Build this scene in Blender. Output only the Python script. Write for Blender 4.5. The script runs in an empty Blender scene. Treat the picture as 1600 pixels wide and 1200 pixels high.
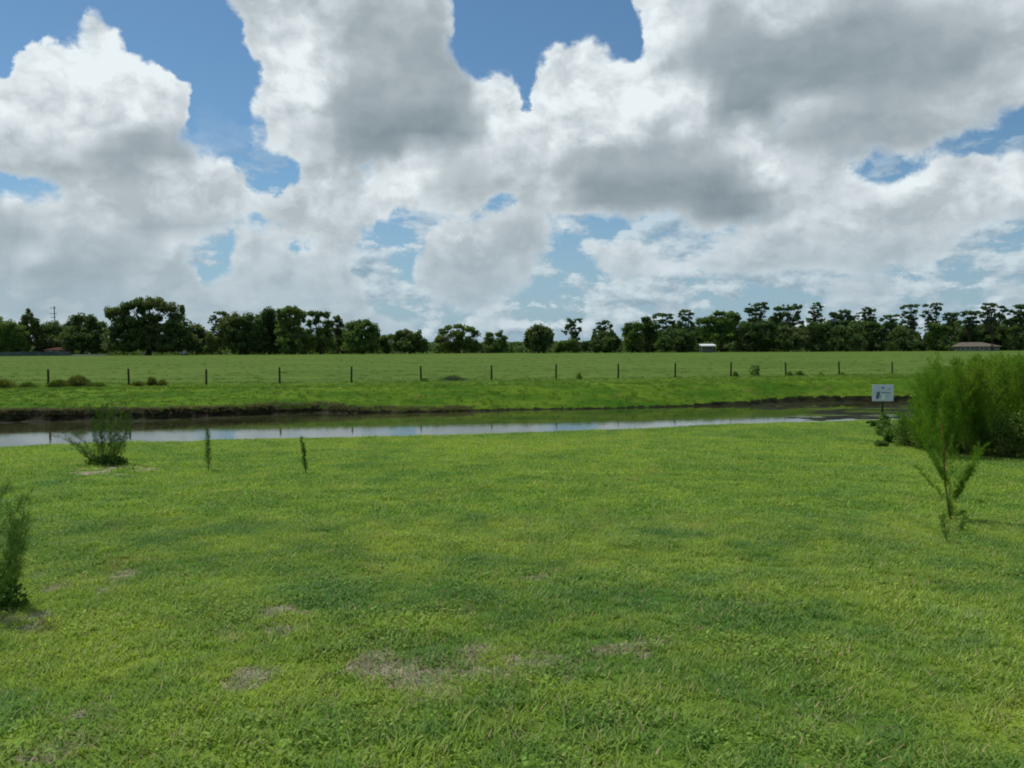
import bpy, math, random
import numpy as np
from mathutils import Vector, Matrix, noise as mnoise
R = math.radians
SC = bpy.context.scene
COL = SC.collection
random.seed(7)
rng = np.random.default_rng(11)

# ------------------------------------------------------------------ camera
CAM_H = 1.6
F = 1244.0                                   # focal length in photo pixels (1600 wide)
cd = bpy.data.cameras.new("camera")
cd.sensor_width = 36.0
cd.lens = 36.0 * F / 1600.0
cd.clip_start = 0.05
cd.clip_end = 12000
cam = bpy.data.objects.new("camera", cd)
COL.objects.link(cam)
PITCH, ROLL = R(-2.69), R(-0.30)
cam.matrix_world = (Matrix.Translation((0, 0, CAM_H)) @ Matrix.Rotation(R(90) + PITCH, 4, 'X')
                    @ Matrix.Rotation(ROLL, 4, 'Z'))
SC.camera = cam
CM = cam.matrix_world.to_3x3()

SUN_EL, SUN_AZ = R(60), R(-50)               # azimuth from +Y towards +X
SUN_STRENGTH, SKY_STRENGTH = 3.4, 0.085
SC.view_settings.view_transform = 'Standard'
SC.view_settings.look = 'None'
SC.view_settings.exposure = 0.0
SC.view_settings.gamma = 1.0
SC.cycles.max_bounces = 4
SC.cycles.transparent_max_bounces = 8
SC.cycles.filter_width = 1.9


def ray(px, py):
    """direction in the world of a photo pixel"""
    return (CM @ Vector(((px - 800) / F, (600 - py) / F, -1.0))).normalized()


def on_plane(px, py, z=0.0, slope=0.0):
    """where the line of sight meets the plane z + slope*Y"""
    d = ray(px, py)
    t = (z - CAM_H) / (d.z - slope * d.y)
    return Vector((d.x * t, d.y * t, CAM_H + d.z * t))


def at_depth(px, py, Y):
    d = ray(px, py)
    return Vector((0, 0, CAM_H)) + d * (Y / d.y)


# ------------------------------------------------------------------ node helpers
class NT:
    def __init__(s, tree):
        s.t = tree
        s.n = tree.nodes
        s.l = tree.links

    def node(s, typ, ins=None, **kw):
        nd = s.n.new(typ)
        for k, v in kw.items():
            setattr(nd, k, v)
        for k, v in (ins or {}).items():
            s.set(nd.inputs[k], v)
        return nd

    def set(s, sock, v):
        if isinstance(v, bpy.types.NodeSocket):
            s.l.new(v, sock)
        elif hasattr(sock, 'default_value'):
            if isinstance(v, (tuple, list)) and len(v) == 3 and sock.type == 'RGBA':
                v = (*v, 1)
            sock.default_value = v

    def m(s, op, a, b=0.0, c=None, clamp=False):
        nd = s.n.new('ShaderNodeMath')
        nd.operation = op
        nd.use_clamp = clamp
        s.set(nd.inputs[0], a)
        s.set(nd.inputs[1], b)
        if c is not None:
            s.set(nd.inputs[2], c)
        return nd.outputs[0]

    def v(s, op, a, b=(0, 0, 0), out=0):
        nd = s.n.new('ShaderNodeVectorMath')
        nd.operation = op
        s.set(nd.inputs[0], a)
        if op == 'SCALE':
            s.set(nd.inputs['Scale'], b)
        else:
            s.set(nd.inputs[1], b)
        return nd.outputs[out]

    def comb(s, x, y, z):
        return s.node('ShaderNodeCombineXYZ', {0: x, 1: y, 2: z}).outputs[0]

    def smooth(s, x, a, b, lo=0.0, hi=1.0):
        nd = s.node('ShaderNodeMapRange', {0: x, 1: a, 2: b, 3: lo, 4: hi}, interpolation_type='SMOOTHSTEP')
        return nd.outputs[0]

    def mix(s, f, a, b):
        nd = s.n.new('ShaderNodeMix')
        nd.data_type = 'RGBA'
        s.set(nd.inputs[0], f)
        s.set(nd.inputs[6], a)
        s.set(nd.inputs[7], b)
        return nd.outputs[2]

    def mixf(s, f, a, b):
        nd = s.n.new('ShaderNodeMix')
        s.set(nd.inputs[0], f)
        s.set(nd.inputs[2], a)
        s.set(nd.inputs[3], b)
        return nd.outputs[0]

    def noise(s, vec, scale, detail=3, rough=0.5, out=0):
        nd = s.node('ShaderNodeTexNoise', {'Scale': scale, 'Detail': detail, 'Roughness': rough})
        if vec is not None:
            s.set(nd.inputs['Vector'], vec)
        return nd.outputs[out]


# ------------------------------------------------------------------ the world: sky and clouds
# cumulus outlines as seen in the sky (azimuth / elevation given through photo pixels)
CLOUDS = [
    [(-90, 150), (0, 145), (15, 105), (40, 55), (75, 50), (105, 48), (118, 15), (150, 10), (175, 50), (215, 85), (255, 105),
     (295, 130), (300, 200), (285, 228), (315, 248), (345, 243), (380, 270), (412, 290), (412, 325), (385, 350),
     (340, 362), (300, 372), (288, 385), (306, 410), (310, 440), (330, 448), (345, 420), (352, 395), (365, 372), (410, 368),
     (440, 385), (475, 400), (495, 374), (530, 370), (562, 376), (568, 400), (545, 415), (560, 432), (572, 440), (566, 455), (584, 468), (600, 492), (640, 505), (640, 530), (-90, 530), (-90, 290), (20, 300),
     (75, 320), (88, 290), (60, 262), (0, 262), (-90, 262)],
    [(340, -60), (345, 0), (380, 12), (374, 50), (376, 85), (402, 95), (396, 140), (386, 165), (400, 200), (412, 228),
     (452, 246), (468, 262), (445, 285), (420, 305), (410, 345), (430, 368), (480, 375), (560, 375), (598, 368),
     (640, 345), (690, 330), (745, 326), (775, 300), (800, 310), (810, 340), (850, 350), (960, 325), (960, 250), (880, 160),
     (835, 150), (826, 190), (812, 130), (782, 106), (760, 112), (745, 130), (728, 112), (714, 92), (702, 60), (704, 0), (704, -60)],
    [(835, 170), (838, 100), (845, 72), (860, 60), (880, 72), (905, 68), (925, 52), (950, 72), (985, 95), (1003, 102), (1012, 84),
     (1008, 60), (990, 45), (988, 0), (985, -60), (1700, -60), (1700, 160), (1600, 165), (1580, 182), (1545, 200), (1500, 205),
     (1465, 225), (1420, 240), (1330, 246), (1328, 262), (1350, 280), (1330, 300), (1340, 285), (1390, 285), (1410, 265), (1440, 255),
     (1480, 235), (1520, 240), (1560, 235), (1600, 232), (1700, 232), (1700, 330), (1600, 333), (1515, 340), (1512, 385), (1490, 405),
     (1400, 416), (1300, 424), (1200, 430), (1120, 432), (1085, 430), (1085, 396), (1112, 380), (1120, 350), (1100, 334),
     (1000, 328), (900, 325), (840, 330), (800, 300), (800, 200)],
    [(640, 400), (652, 368), (690, 345), (730, 340), (760, 345), (800, 340), (855, 345), (882, 370), (855, 405),
     (840, 440), (800, 470), (760, 486), (700, 476), (665, 460), (640, 432)],
    [(858, 362), (885, 355), (925, 375), (975, 385), (1000, 374), (1020, 390), (1078, 390), (1080, 412), (1062, 435),
     (1000, 440), (940, 436), (925, 410), (895, 382)],
    [(968, 330), (1000, 330), (1014, 350), (990, 364), (970, 352)],
    [(1035, 345), (1110, 332), (1180, 345), (1120, 362), (1050, 358)],
]
HOLES = [[(570, 372), (640, 350), (650, 400), (635, 440), (660, 470), (620, 480), (585, 455), (574, 420)], [(300, 372), (372, 366), (356, 400), (348, 450), (312, 452), (306, 405)], [(408, 270), (448, 250), (468, 262), (448, 288), (428, 325), (405, 335)],
         [(295, 140), (330, 100), (380, 150), (385, 200), (400, 240), (360, 245), (310, 235), (300, 200)],
         [(880, 440), (920, 405), (945, 440), (1080, 440), (1100, 435), (1300, 430), (1480, 412), (1520, 345), (1600, 340), (1600, 410), (1440, 415), (1280, 445), (1140, 450), (900, 470), (860, 465)],
         [(1015, 345), (1035, 355), (1080, 385), (1010, 372), (990, 370)], [(935, 335), (965, 335), (962, 352), (985, 370), (930, 370), (890, 352), (890, 335)],
         [(415, 282), (445, 262), (470, 268), (455, 285), (425, 312), (412, 330), (400, 300)], [(305, 375), (345, 366), (368, 372), (350, 400), (338, 445), (318, 450), (308, 410)],
         [(598, 340), (640, 322), (760, 322), (800, 300), (795, 335), (700, 340), (650, 360), (640, 400), (605, 400)], [(60, 278), (95, 275), (88, 312), (70, 310)],
         [(1325, 250), (1400, 246), (1455, 236), (1470, 215), (1500, 212), (1470, 250), (1400, 272), (1375, 282), (1340, 282)], [(815, 150), (832, 150), (830, 195), (820, 200)], [(1100, 360), (1180, 345), (1150, 380), (1100, 392)],
         [(548, 262), (560, 250), (592, 262), (590, 290), (570, 302), (550, 285)], [(0, 266), (60, 264), (85, 282), (70, 300), (30, 290)]]
THIN = [   # fainter low banks near the horizon
    ([(1140, 490), (1148, 465), (1190, 455), (1240, 455), (1245, 472), (1290, 472), (1290, 450), (1330, 436),
      (1370, 440), (1440, 420), (1456, 430), (1440, 458), (1480, 450), (1540, 436), (1590, 424), (1700, 410), (1700, 500)], .62),
    ([(1000, 500), (1010, 478), (1040, 468), (1082, 470), (1090, 500)], .56),
    ([(855, 486), (870, 474), (884, 478), (882, 488)], .6),
    ([(-90, 470), (300, 470), (560, 470), (640, 500), (600, 560), (-90, 560)], .66),
    ([(640, 480), (700, 470), (800, 480), (830, 520), (620, 540)], .5),
    ([(316, 168), (330, 172), (362, 205), (345, 214), (322, 190)], .62),
    ([(545, 60), (560, 60), (560, 80), (545, 80)], .5),
]
# (x, y, radius x, radius y, display grey 0..255, strength)
SHADES = [
    (140, 120, 200, 110, 226, 1), (60, 215, 120, 35, 196, .8), (215, 232, 110, 40, 150, 1), (110, 262, 90, 22, 165, .8), (250, 300, 130, 40, 205, .8),
    (340, 290, 60, 30, 212, .8), (265, 345, 80, 22, 163, .9), (120, 330, 110, 40, 196, .8), (20, 370, 70, 60, 160, .9),
    (20, 300, 50, 18, 214, .8), (160, 400, 150, 40, 172, .9), (150, 432, 70, 16, 158, .8), (265, 405, 50, 30, 196, .9), (120, 480, 300, 35, 172, .8), (430, 400, 90, 30, 196, .9), (520, 400, 40, 30, 196, .8),
    (450, 455, 130, 30, 182, .9), (430, 30, 60, 50, 208, .9), (450, 130, 60, 70, 222, 1), (610, 60, 90, 90, 172, 1), (600, 150, 90, 60, 160, 1), (680, 80, 50, 60, 166, 1),
    (450, 190, 40, 22, 190, .7), (640, 200, 120, 42, 130, 1), (700, 150, 55, 60, 160, .8), (590, 235, 90, 22, 150, .9), (520, 262, 80, 20, 190, .8),
    (470, 320, 90, 45, 206, .9), (600, 310, 60, 35, 204, .9), (660, 265, 25, 30, 215, .8), (735, 285, 60, 30, 164, .9), (780, 170, 35, 60, 218, .9),
    (790, 240, 50, 40, 200, .7), (860, 150, 60, 80, 226, 1), (960, 130, 70, 60, 226, 1), (930, 200, 90, 50, 218, .9), (1040, 30, 50, 50, 216, 1),
    (1060, 160, 60, 50, 214, .9), (1020, 250, 130, 40, 160, 1), (1050, 300, 170, 32, 132, 1.2), (1140, 320, 90, 18, 126, 1), (860, 300, 50, 40, 196, .9),
    (1200, 90, 140, 60, 146, 1), (1370, 90, 200, 70, 142, 1.2), (1170, 160, 60, 40, 140, 1), (1240, 20, 70, 22, 200, 1), (1480, 30, 120, 30, 165, .7), (1290, 20, 30, 18, 178, .7),
    (1250, 170, 40, 16, 196, 1), (1370, 190, 120, 26, 158, 1), (1300, 225, 90, 18, 150, .9), (1500, 140, 90, 22, 178, .8), (1580, 90, 40, 50, 190, .8),
    (1215, 260, 40, 34, 214, 1), (1175, 205, 25, 20, 205, .9), (1270, 265, 50, 40, 190, .9), (1450, 290, 120, 36, 214, 1), (1560, 280, 80, 30, 216, 1), (1540, 325, 120, 12, 190, .8),
    (1250, 325, 70, 26, 204, .9), (1200, 350, 100, 22, 200, .9), (1170, 405, 110, 18, 194, .9), (1250, 400, 60, 20, 168, .7), (1350, 385, 140, 26, 194, .9), (1300, 365, 60, 12, 172, .6),
    (30, 110, 50, 40, 222, .9), (200, 100, 50, 40, 224, .9), (270, 150, 25, 50, 218, 1), (120, 60, 40, 40, 214, .9), (150, 180, 60, 25, 205, .8), (50, 190, 40, 20, 214, .8), (270, 210, 25, 30, 176, .9),
    (330, 262, 40, 16, 222, 1), (390, 300, 22, 20, 214, 1), (170, 300, 50, 18, 214, .8), (200, 365, 60, 12, 176, .8), (100, 375, 60, 14, 190, .8), (20, 295, 40, 10, 224, 1), (40, 340, 30, 16, 196, .8),
    (280, 395, 24, 16, 206, 1), (210, 430, 40, 14, 192, .8), (440, 382, 60, 10, 208, 1), (530, 385, 30, 12, 206, 1), (520, 425, 40, 16, 184, .9),
    (420, 20, 45, 30, 196, .8), (385, 70, 20, 20, 200, .9), (430, 110, 35, 30, 228, 1.2), (480, 85, 30, 20, 224, 1), (410, 160, 20, 25, 222, 1.2), (520, 110, 40, 40, 200, .8), (540, 20, 50, 24, 192, .8), (690, 40, 20, 40, 196, 1),
    (660, 110, 60, 40, 152, .9), (600, 205, 90, 28, 138, 1), (745, 170, 24, 24, 205, .9), (760, 130, 20, 16, 226, 1.2), (735, 195, 30, 20, 160, .9), (500, 215, 40, 16, 176, .9), (440, 230, 40, 16, 200, .9),
    (660, 240, 20, 12, 222, 1.2), (690, 290, 30, 20, 178, .8), (510, 290, 30, 16, 220, 1), (640, 285, 24, 16, 218, 1), (770, 270, 25, 25, 190, .8),
    (865, 90, 26, 30, 228, 1.2), (930, 80, 30, 20, 228, 1.2), (985, 120, 30, 20, 222, 1), (1010, 150, 25, 30, 226, 1), (930, 150, 40, 30, 218, 1), (960, 180, 30, 15, 206, .8), (890, 215, 30, 20, 224, 1), (820, 220, 20, 20, 222, 1),
    (960, 240, 40, 20, 180, .9), (980, 300, 60, 20, 142, 1), (1090, 240, 60, 20, 168, .9), (1110, 210, 40, 20, 200, .8), (1020, 40, 26, 30, 226, 1.2), (1010, 15, 26, 20, 222, 1), (1075, 30, 30, 40, 190, .9),
    (1130, 40, 40, 40, 158, .9), (1300, 60, 80, 40, 150, 1), (1450, 110, 100, 40, 144, 1.1), (1560, 120, 40, 40, 176, .9), (1210, 30, 26, 16, 212, 1.2), (1430, 160, 80, 12, 184, .8), (1530, 170, 50, 16, 190, .8),
    (1420, 190, 50, 12, 150, .9), (1195, 215, 20, 14, 218, 1), (1205, 255, 30, 24, 222, 1.2), (1235, 240, 16, 20, 196, .8), (1160, 270, 24, 16, 200, .8), (1390, 280, 40, 14, 220, 1.1), (1500, 275, 40, 14, 222, 1.1), (1580, 255, 40, 14, 222, 1.1),
    (1440, 320, 80, 10, 196, .9), (1560, 310, 60, 12, 206, .9), (1200, 345, 30, 10, 212, 1), (1150, 400, 50, 12, 208, 1), (1240, 380, 40, 10, 180, .9), (1330, 355, 50, 12, 204, .9), (1380, 375, 30, 12, 204, 1), (1440, 390, 40, 14, 196, .9), (1250, 420, 60, 8, 174, .9),
    (700, 360, 30, 16, 222, 1.1), (770, 360, 30, 14, 216, 1), (660, 400, 20, 20, 206, 1), (720, 405, 40, 14, 196, .9), (740, 440, 50, 12, 178, .9), (820, 360, 26, 14, 196, .9), (960, 400, 24, 12, 214, 1), (1040, 405, 30, 12, 210, 1), (1000, 430, 50, 8, 184, .9),
    (60, 395, 70, 10, 206, 1.1), (150, 385, 50, 8, 200, 1), (270, 388, 30, 9, 214, 1.2), (300, 410, 12, 14, 214, 1.2), (200, 400, 40, 14, 158, 1), (90, 425, 70, 14, 160, 1), (240, 440, 50, 9, 200, 1.1), (180, 455, 60, 9, 168, 1), (40, 455, 50, 10, 190, 1),
    (380, 378, 30, 9, 216, 1.2), (420, 408, 40, 10, 182, 1), (365, 425, 18, 12, 204, 1.1), (470, 430, 40, 10, 202, 1.1), (540, 378, 20, 7, 216, 1.2), (480, 400, 20, 10, 206, 1), (550, 400, 14, 10, 176, 1), (400, 460, 60, 9, 196, 1), (520, 465, 40, 10, 190, 1),
    (720, 348, 30, 7, 226, 1.2), (670, 375, 14, 16, 212, 1.2), (800, 350, 30, 7, 214, 1.1), (650, 425, 12, 14, 206, 1.1), (720, 462, 50, 9, 196, 1.1), (985, 382, 14, 6, 216, 1.2), (1050, 395, 22, 6, 216, 1.2), (1000, 425, 40, 6, 176, 1),
    (740, 375, 80, 30, 208, .9), (700, 420, 50, 20, 176, .8), (780, 440, 60, 40, 186, .9), (830, 390, 50, 40, 176, .9), (1010, 410, 60, 22, 204, .9), (990, 345, 30, 14, 180, .9),
    (1380, 455, 200, 30, 180, .9), (1190, 470, 60, 20, 174, .9), (1050, 480, 50, 16, 172, .8),
]
NC, NR = 63, 24
AZ_MAX, T_MAX = R(34), 0.46


def inside(poly, x, y):
    r = np.zeros(x.shape, bool)
    n = len(poly)
    for i in range(n):
        x1, y1 = poly[i]
        x2, y2 = poly[(i + 1) % n]
        if y1 == y2:
            continue
        c = ((y1 > y) != (y2 > y)) & (x < (x2 - x1) * (y - y1) / (y2 - y1) + x1)
        r ^= c
    return r


def cloud_maps():
    S = 5
    ci = np.arange(NC)[:, None, None, None] + (np.arange(S)[None, None, :, None] - (S - 1) / 2) / S
    ri = np.arange(NR)[None, :, None, None] + (np.arange(S)[None, None, None, :] - (S - 1) / 2) / S
    az = -AZ_MAX + 2 * AZ_MAX * ci / (NC - 1) + 0 * ri
    t = T_MAX * ri / (NR - 1) + 0 * ci
    d = np.stack([np.sin(az), np.cos(az), t], -1)
    M = np.array(CM)            # camera axes as columns
    l = d @ M
    X = 800 + F * l[..., 0] / -l[..., 2]
    Y = 600 - F * l[..., 1] / -l[..., 2]
    cov = np.zeros(X.shape)
    for p, val in THIN:
        cov = np.maximum(cov, inside(p, X, Y) * val)
    for p in CLOUDS:
        cov = np.maximum(cov, inside(p, X, Y) * 1.0)
    for p in HOLES:
        cov = np.where(inside(p, X, Y), 0.15, cov)
    cov = cov.mean(axis=(2, 3))
    k = np.exp(-0.5 * (np.arange(-3, 4) / 0.50) ** 2)
    k /= k.sum()
    for ax in (0, 1):
        pad = np.pad(cov, [(3, 3) if ax == 0 else (0, 0), (3, 3) if ax == 1 else (0, 0)], mode='edge')
        cov = sum(k[j] * np.take(pad, np.arange(j, j + cov.shape[ax]), axis=ax) for j in range(7))
    x0, y0 = X.mean(axis=(2, 3)), Y.mean(axis=(2, 3))
    g = np.full(x0.shape, 195.0)
    wsum = np.full(x0.shape, 0.03)
    acc = g * wsum
    for cx, cy, rx, ry, val, s in SHADES:
        w = s * np.exp(-1.6 * (((x0 - cx) / rx) ** 2 + ((y0 - cy) / ry) ** 2))
        w = w ** 2.5
        acc += w * val
        wsum += w
    g = acc / wsum
    li = lambda q: (q / 255.0) ** 2.2
    b = np.clip((li(g) - li(108)) / (li(246) - li(108)), 0, 1)
    return cov, b


COV, BRI = cloud_maps()

world = bpy.data.worlds.new("World")
SC.world = world
world.use_nodes = True
wt = world.node_tree
wt.nodes.clear()
W = NT(wt)
gen = W.node('ShaderNodeTexCoord').outputs['Generated']
gdir = W.v('NORMALIZE', gen)
sep = W.node('ShaderNodeSeparateXYZ', {0: gdir})
dx, dy, dz = sep.outputs
wn = W.node('ShaderNodeTexNoise', {'Vector': gdir, 'Scale': 9.0, 'Detail': 6.0, 'Roughness': 0.62}).outputs['Color']
wn = W.v('SUBTRACT', wn, (0.5, 0.5, 0.5))
wsep = W.node('ShaderNodeSeparateXYZ', {0: wn})
hl = W.m('SQRT', W.m('ADD', W.m('MULTIPLY', dx, dx), W.m('MULTIPLY', dy, dy)))
tt = W.m('DIVIDE', dz, W.m('MAXIMUM', hl, 0.001))
az = W.m('ARCTAN2', dx, dy)
damp = W.smooth(tt, 0.0, 0.2, 0.35, 1.0)
azw = W.m('ADD', az, W.m('MULTIPLY', W.m('MULTIPLY', wsep.outputs[0], damp), 0.048))
ttw = W.m('ADD', tt, W.m('MULTIPLY', W.m('MULTIPLY', wsep.outputs[1], damp), 0.042))
u = W.m('DIVIDE', W.m('ADD', azw, AZ_MAX), 2 * AZ_MAX)
fl = W.m('MULTIPLY', u, 2.0)
fr = W.m('SUBTRACT', fl, 1.0)
right = W.m('GREATER_THAN', u, 0.5)
T = W.m('MULTIPLY', W.m('DIVIDE', ttw, T_MAX), NR - 1.0)
Tc = W.m('MINIMUM', W.m('MAXIMUM', T, 0.0), NR - 1.0)
Tv = W.comb(Tc, Tc, Tc)


def ramp(fac, cols):
    nd = W.n.new('ShaderNodeValToRGB')
    cr = nd.color_ramp
    cr.interpolation = 'EASE'
    n = len(cols)
    while len(cr.elements) < n:
        cr.elements.new(0.5)
    for i in range(n):
        cr.elements[i].position = i / (n - 1)
    for i in range(n):
        cr.elements[i].color = (*[float(c) for c in cols[i]], 1)
    W.l.new(fac, nd.inputs[0])
    return nd.outputs[0]


def lookup(maps, fl_, fr_, right_, weights):
    tot = None
    for g, w in enumerate(weights):
        rows = maps[:, 3 * g:3 * g + 3]
        a = ramp(fl_, rows[:32])
        b = ramp(fr_, rows[31:])
        c = W.mix(right_, a, b)
        d = W.v('DOT_PRODUCT', c, w, out=1)
        tot = d if tot is None else W.m('ADD', tot, d)
    return tot


weights = []
for g in range(NR // 3):
    w = W.v('SUBTRACT', Tv, (3 * g, 3 * g + 1, 3 * g + 2))
    w = W.v('ABSOLUTE', w)
    w = W.v('SUBTRACT', (1, 1, 1), w)
    weights.append(W.v('MAXIMUM', w, (0, 0, 0)))
cov = lookup(COV, fl, fr, right, weights)
bri = lookup(BRI, fl, fr, right, weights)
# beyond the sky the photograph shows: scattered cumulus from the same noise
oa = W.smooth(W.m('ABSOLUTE', az), AZ_MAX - 0.03, AZ_MAX + 0.05)
ot = W.smooth(tt, T_MAX - 0.03, T_MAX + 0.05)
outm = W.m('MAXIMUM', oa, ot)
gn = W.noise(gdir, 3.2, 2, 0.5)
gcov = W.smooth(gn, 0.44, 0.60)
cov = W.mixf(outm, cov, gcov)
bri = W.mixf(outm, bri, W.smooth(gn, 0.48, 0.66, 0.85, 0.25))
# billows
st = W.v('MULTIPLY', gdir, (1.0, 1.0, 1.35))
st = W.v('ADD', st, W.v('SCALE', wn, 0.06))


def billow(vec):
    vo = W.node('ShaderNodeTexVoronoi', {'Vector': vec, 'Scale': 13.0, 'Detail': 2.0, 'Roughness': 0.5, 'Lacunarity': 2.3}, feature='F1')
    if hasattr(vo, 'normalize'):
        vo.normalize = True
    return W.m('SUBTRACT', 1.0, vo.outputs['Distance'])


bl0 = billow(st)
fb0 = W.noise(st, 17.0, 8, 0.64)
md0 = W.noise(st, 7.5, 3, 0.55)
sdir = (math.sin(SUN_AZ) * math.cos(SUN_EL), math.cos(SUN_AZ) * math.cos(SUN_EL), math.sin(SUN_EL))
# the same puffs sampled a little nearer the sun: a puff with less cloud towards the sun is lit, the other side is shaded
st1 = W.v('ADD', st, (-0.012, 0.0, 0.018))
bl1 = billow(st1)
fb1 = W.noise(st1, 17.0, 6, 0.6)
md1 = W.noise(W.v('ADD', st, (-0.025, 0.0, 0.04)), 7.5, 3, 0.55)
dens = W.m('ADD', cov, W.m('MULTIPLY', W.m('SUBTRACT', fb0, 0.5), 1.25))
dens = W.m('ADD', dens, W.m('MULTIPLY', W.m('SUBTRACT', bl0, 0.62), 0.75))
dens = W.m('ADD', dens, W.m('MULTIPLY', W.m('SUBTRACT', md0, 0.5), 0.35))
soft = W.m('ADD', W.smooth(wsep.outputs[2], -0.1, 0.12, 0.04, 0.16), W.smooth(bri, 0.25, 0.8, 0.14, 0.03))
alpha = W.smooth(dens, W.m('SUBTRACT', 0.64, soft), W.m('ADD', 0.64, soft))
rel = W.m('ADD', W.m('MULTIPLY', W.m('SUBTRACT', bl0, bl1), 1.2), W.m('MULTIPLY', W.m('SUBTRACT', fb0, fb1), 1.5))
rel = W.m('ADD', rel, W.m('MULTIPLY', W.m('SUBTRACT', md0, md1), 1.6))
rel = W.m('MINIMUM', W.m('MAXIMUM', rel, -0.32), 0.30)
rel = W.m('MULTIPLY', rel, W.smooth(bri, 0.20, 0.80, 0.14, 0.95))
edge = W.m('MULTIPLY', W.smooth(dens, 0.55, 0.95, 1.0, 0.0), 0.22)      # thin rims let the light through
bri2 = W.smooth(bri, -0.02, 1.0, 0.0, 1.02)
bri2 = W.mixf(0.55, bri, bri2)
bb = W.m('ADD', W.m('ADD', W.m('ADD', bri2, edge), rel), W.m('MULTIPLY', W.m('SUBTRACT', md0, 0.5), 0.16), clamp=True)
CLOUD_LO, CLOUD_HI = (0.205, 0.265, 0.300), (0.82, 0.89, 0.92)
ccol = W.mix(bb, CLOUD_LO, CLOUD_HI)
hz = W.smooth(tt, 0.0, 0.20, 0.50, 0.0)
ccol = W.mix(hz, ccol, (0.33, 0.45, 0.53))
sky = W.node('ShaderNodeTexSky', sky_type='NISHITA', sun_disc=False, sun_elevation=SUN_EL, sun_rotation=SUN_AZ,
             air_density=1.0, dust_density=0.2, ozone_density=1.6)
base = W.v('SCALE', sky.outputs[0], SKY_STRENGTH)
base = W.v('MULTIPLY', base, (0.70, 0.93, 1.02))
base = W.mix(W.smooth(tt, -0.02, 0.24, 0.85, 0.0), base, (0.290, 0.420, 0.540))
# a farther layer of small cumulus low over the horizon, washed out by the air
fv = W.v('MULTIPLY', gdir, (1.0, 1.0, 2.1))
fn = W.noise(fv, 11.0, 7, 0.62)
fn1 = W.noise(W.v('ADD', fv, (-0.008, 0.0, 0.018)), 11.0, 5, 0.6)
fband = W.m('MULTIPLY', W.smooth(tt, 0.0, 0.02), W.smooth(tt, 0.10, 0.30, 1.0, 0.0))
fa = W.m('MULTIPLY', W.smooth(W.m('ADD', fn, W.m('MULTIPLY', fband, 0.09)), 0.55, 0.62), W.m('MULTIPLY', fband, 0.80))
fb = W.m('ADD', 0.55, W.m('MULTIPLY', W.m('SUBTRACT', fn, fn1), 5.0), clamp=True)
fcol = W.mix(fb, (0.28, 0.38, 0.46), (0.66, 0.75, 0.79))
base = W.mix(fa, base, fcol)
alpha = W.m('MULTIPLY', alpha, W.smooth(tt, -0.01, 0.12, 0.62, 1.0))
fin = W.mix(alpha, base, ccol)
fin = W.v('SCALE', fin, 1.0 / SKY_STRENGTH)
bg = W.node('ShaderNodeBackground', {'Color': fin, 'Strength': SKY_STRENGTH})
wo = W.node('ShaderNodeOutputWorld', {'Surface': bg.outputs[0]})
world.cycles.sampling_method = 'MANUAL'
world.cycles.sample_map_resolution = 512

sl = bpy.data.lights.new("sun", 'SUN')
sl.energy = SUN_STRENGTH
sl.angle = R(0.53)
sl.color = (1.0, 0.955, 0.88)
sun = bpy.data.objects.new("sun", sl)
COL.objects.link(sun)
sun.rotation_mode = 'QUATERNION'
sun.rotation_quaternion = Vector(sdir).to_track_quat('Z', 'Y')
sun.location = (-20, 20, 60)

# ------------------------------------------------------------------ mesh helpers


def mesh_np(name, verts, faces, mat=None, parent=None, smooth=False, uniform=None):
    """verts (n,3); faces (m,k) array of equal size polygons, or a list of lists"""
    me = bpy.data.meshes.new(name)
    verts = np.asarray(verts, np.float32)
    if isinstance(faces, np.ndarray):
        k = faces.shape[1]
        me.vertices.add(len(verts))
        me.vertices.foreach_set('co', verts.ravel())
        me.loops.add(faces.size)
        me.loops.foreach_set('vertex_index', faces.astype(np.int32).ravel())
        me.polygons.add(len(faces))
        me.polygons.foreach_set('loop_start', np.arange(0, faces.size, k, dtype=np.int32))
        me.update(calc_edges=True)
    else:
        me.from_pydata([tuple(map(float, v)) for v in verts], [], faces)
        me.update()
    if smooth:
        me.polygons.foreach_set('use_smooth', np.ones(len(me.polygons), bool))
    if mat:
        me.materials.append(mat)
    o = bpy.data.objects.new(name, me)
    COL.objects.link(o)
    if parent:
        o.parent = parent
    return o


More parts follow.
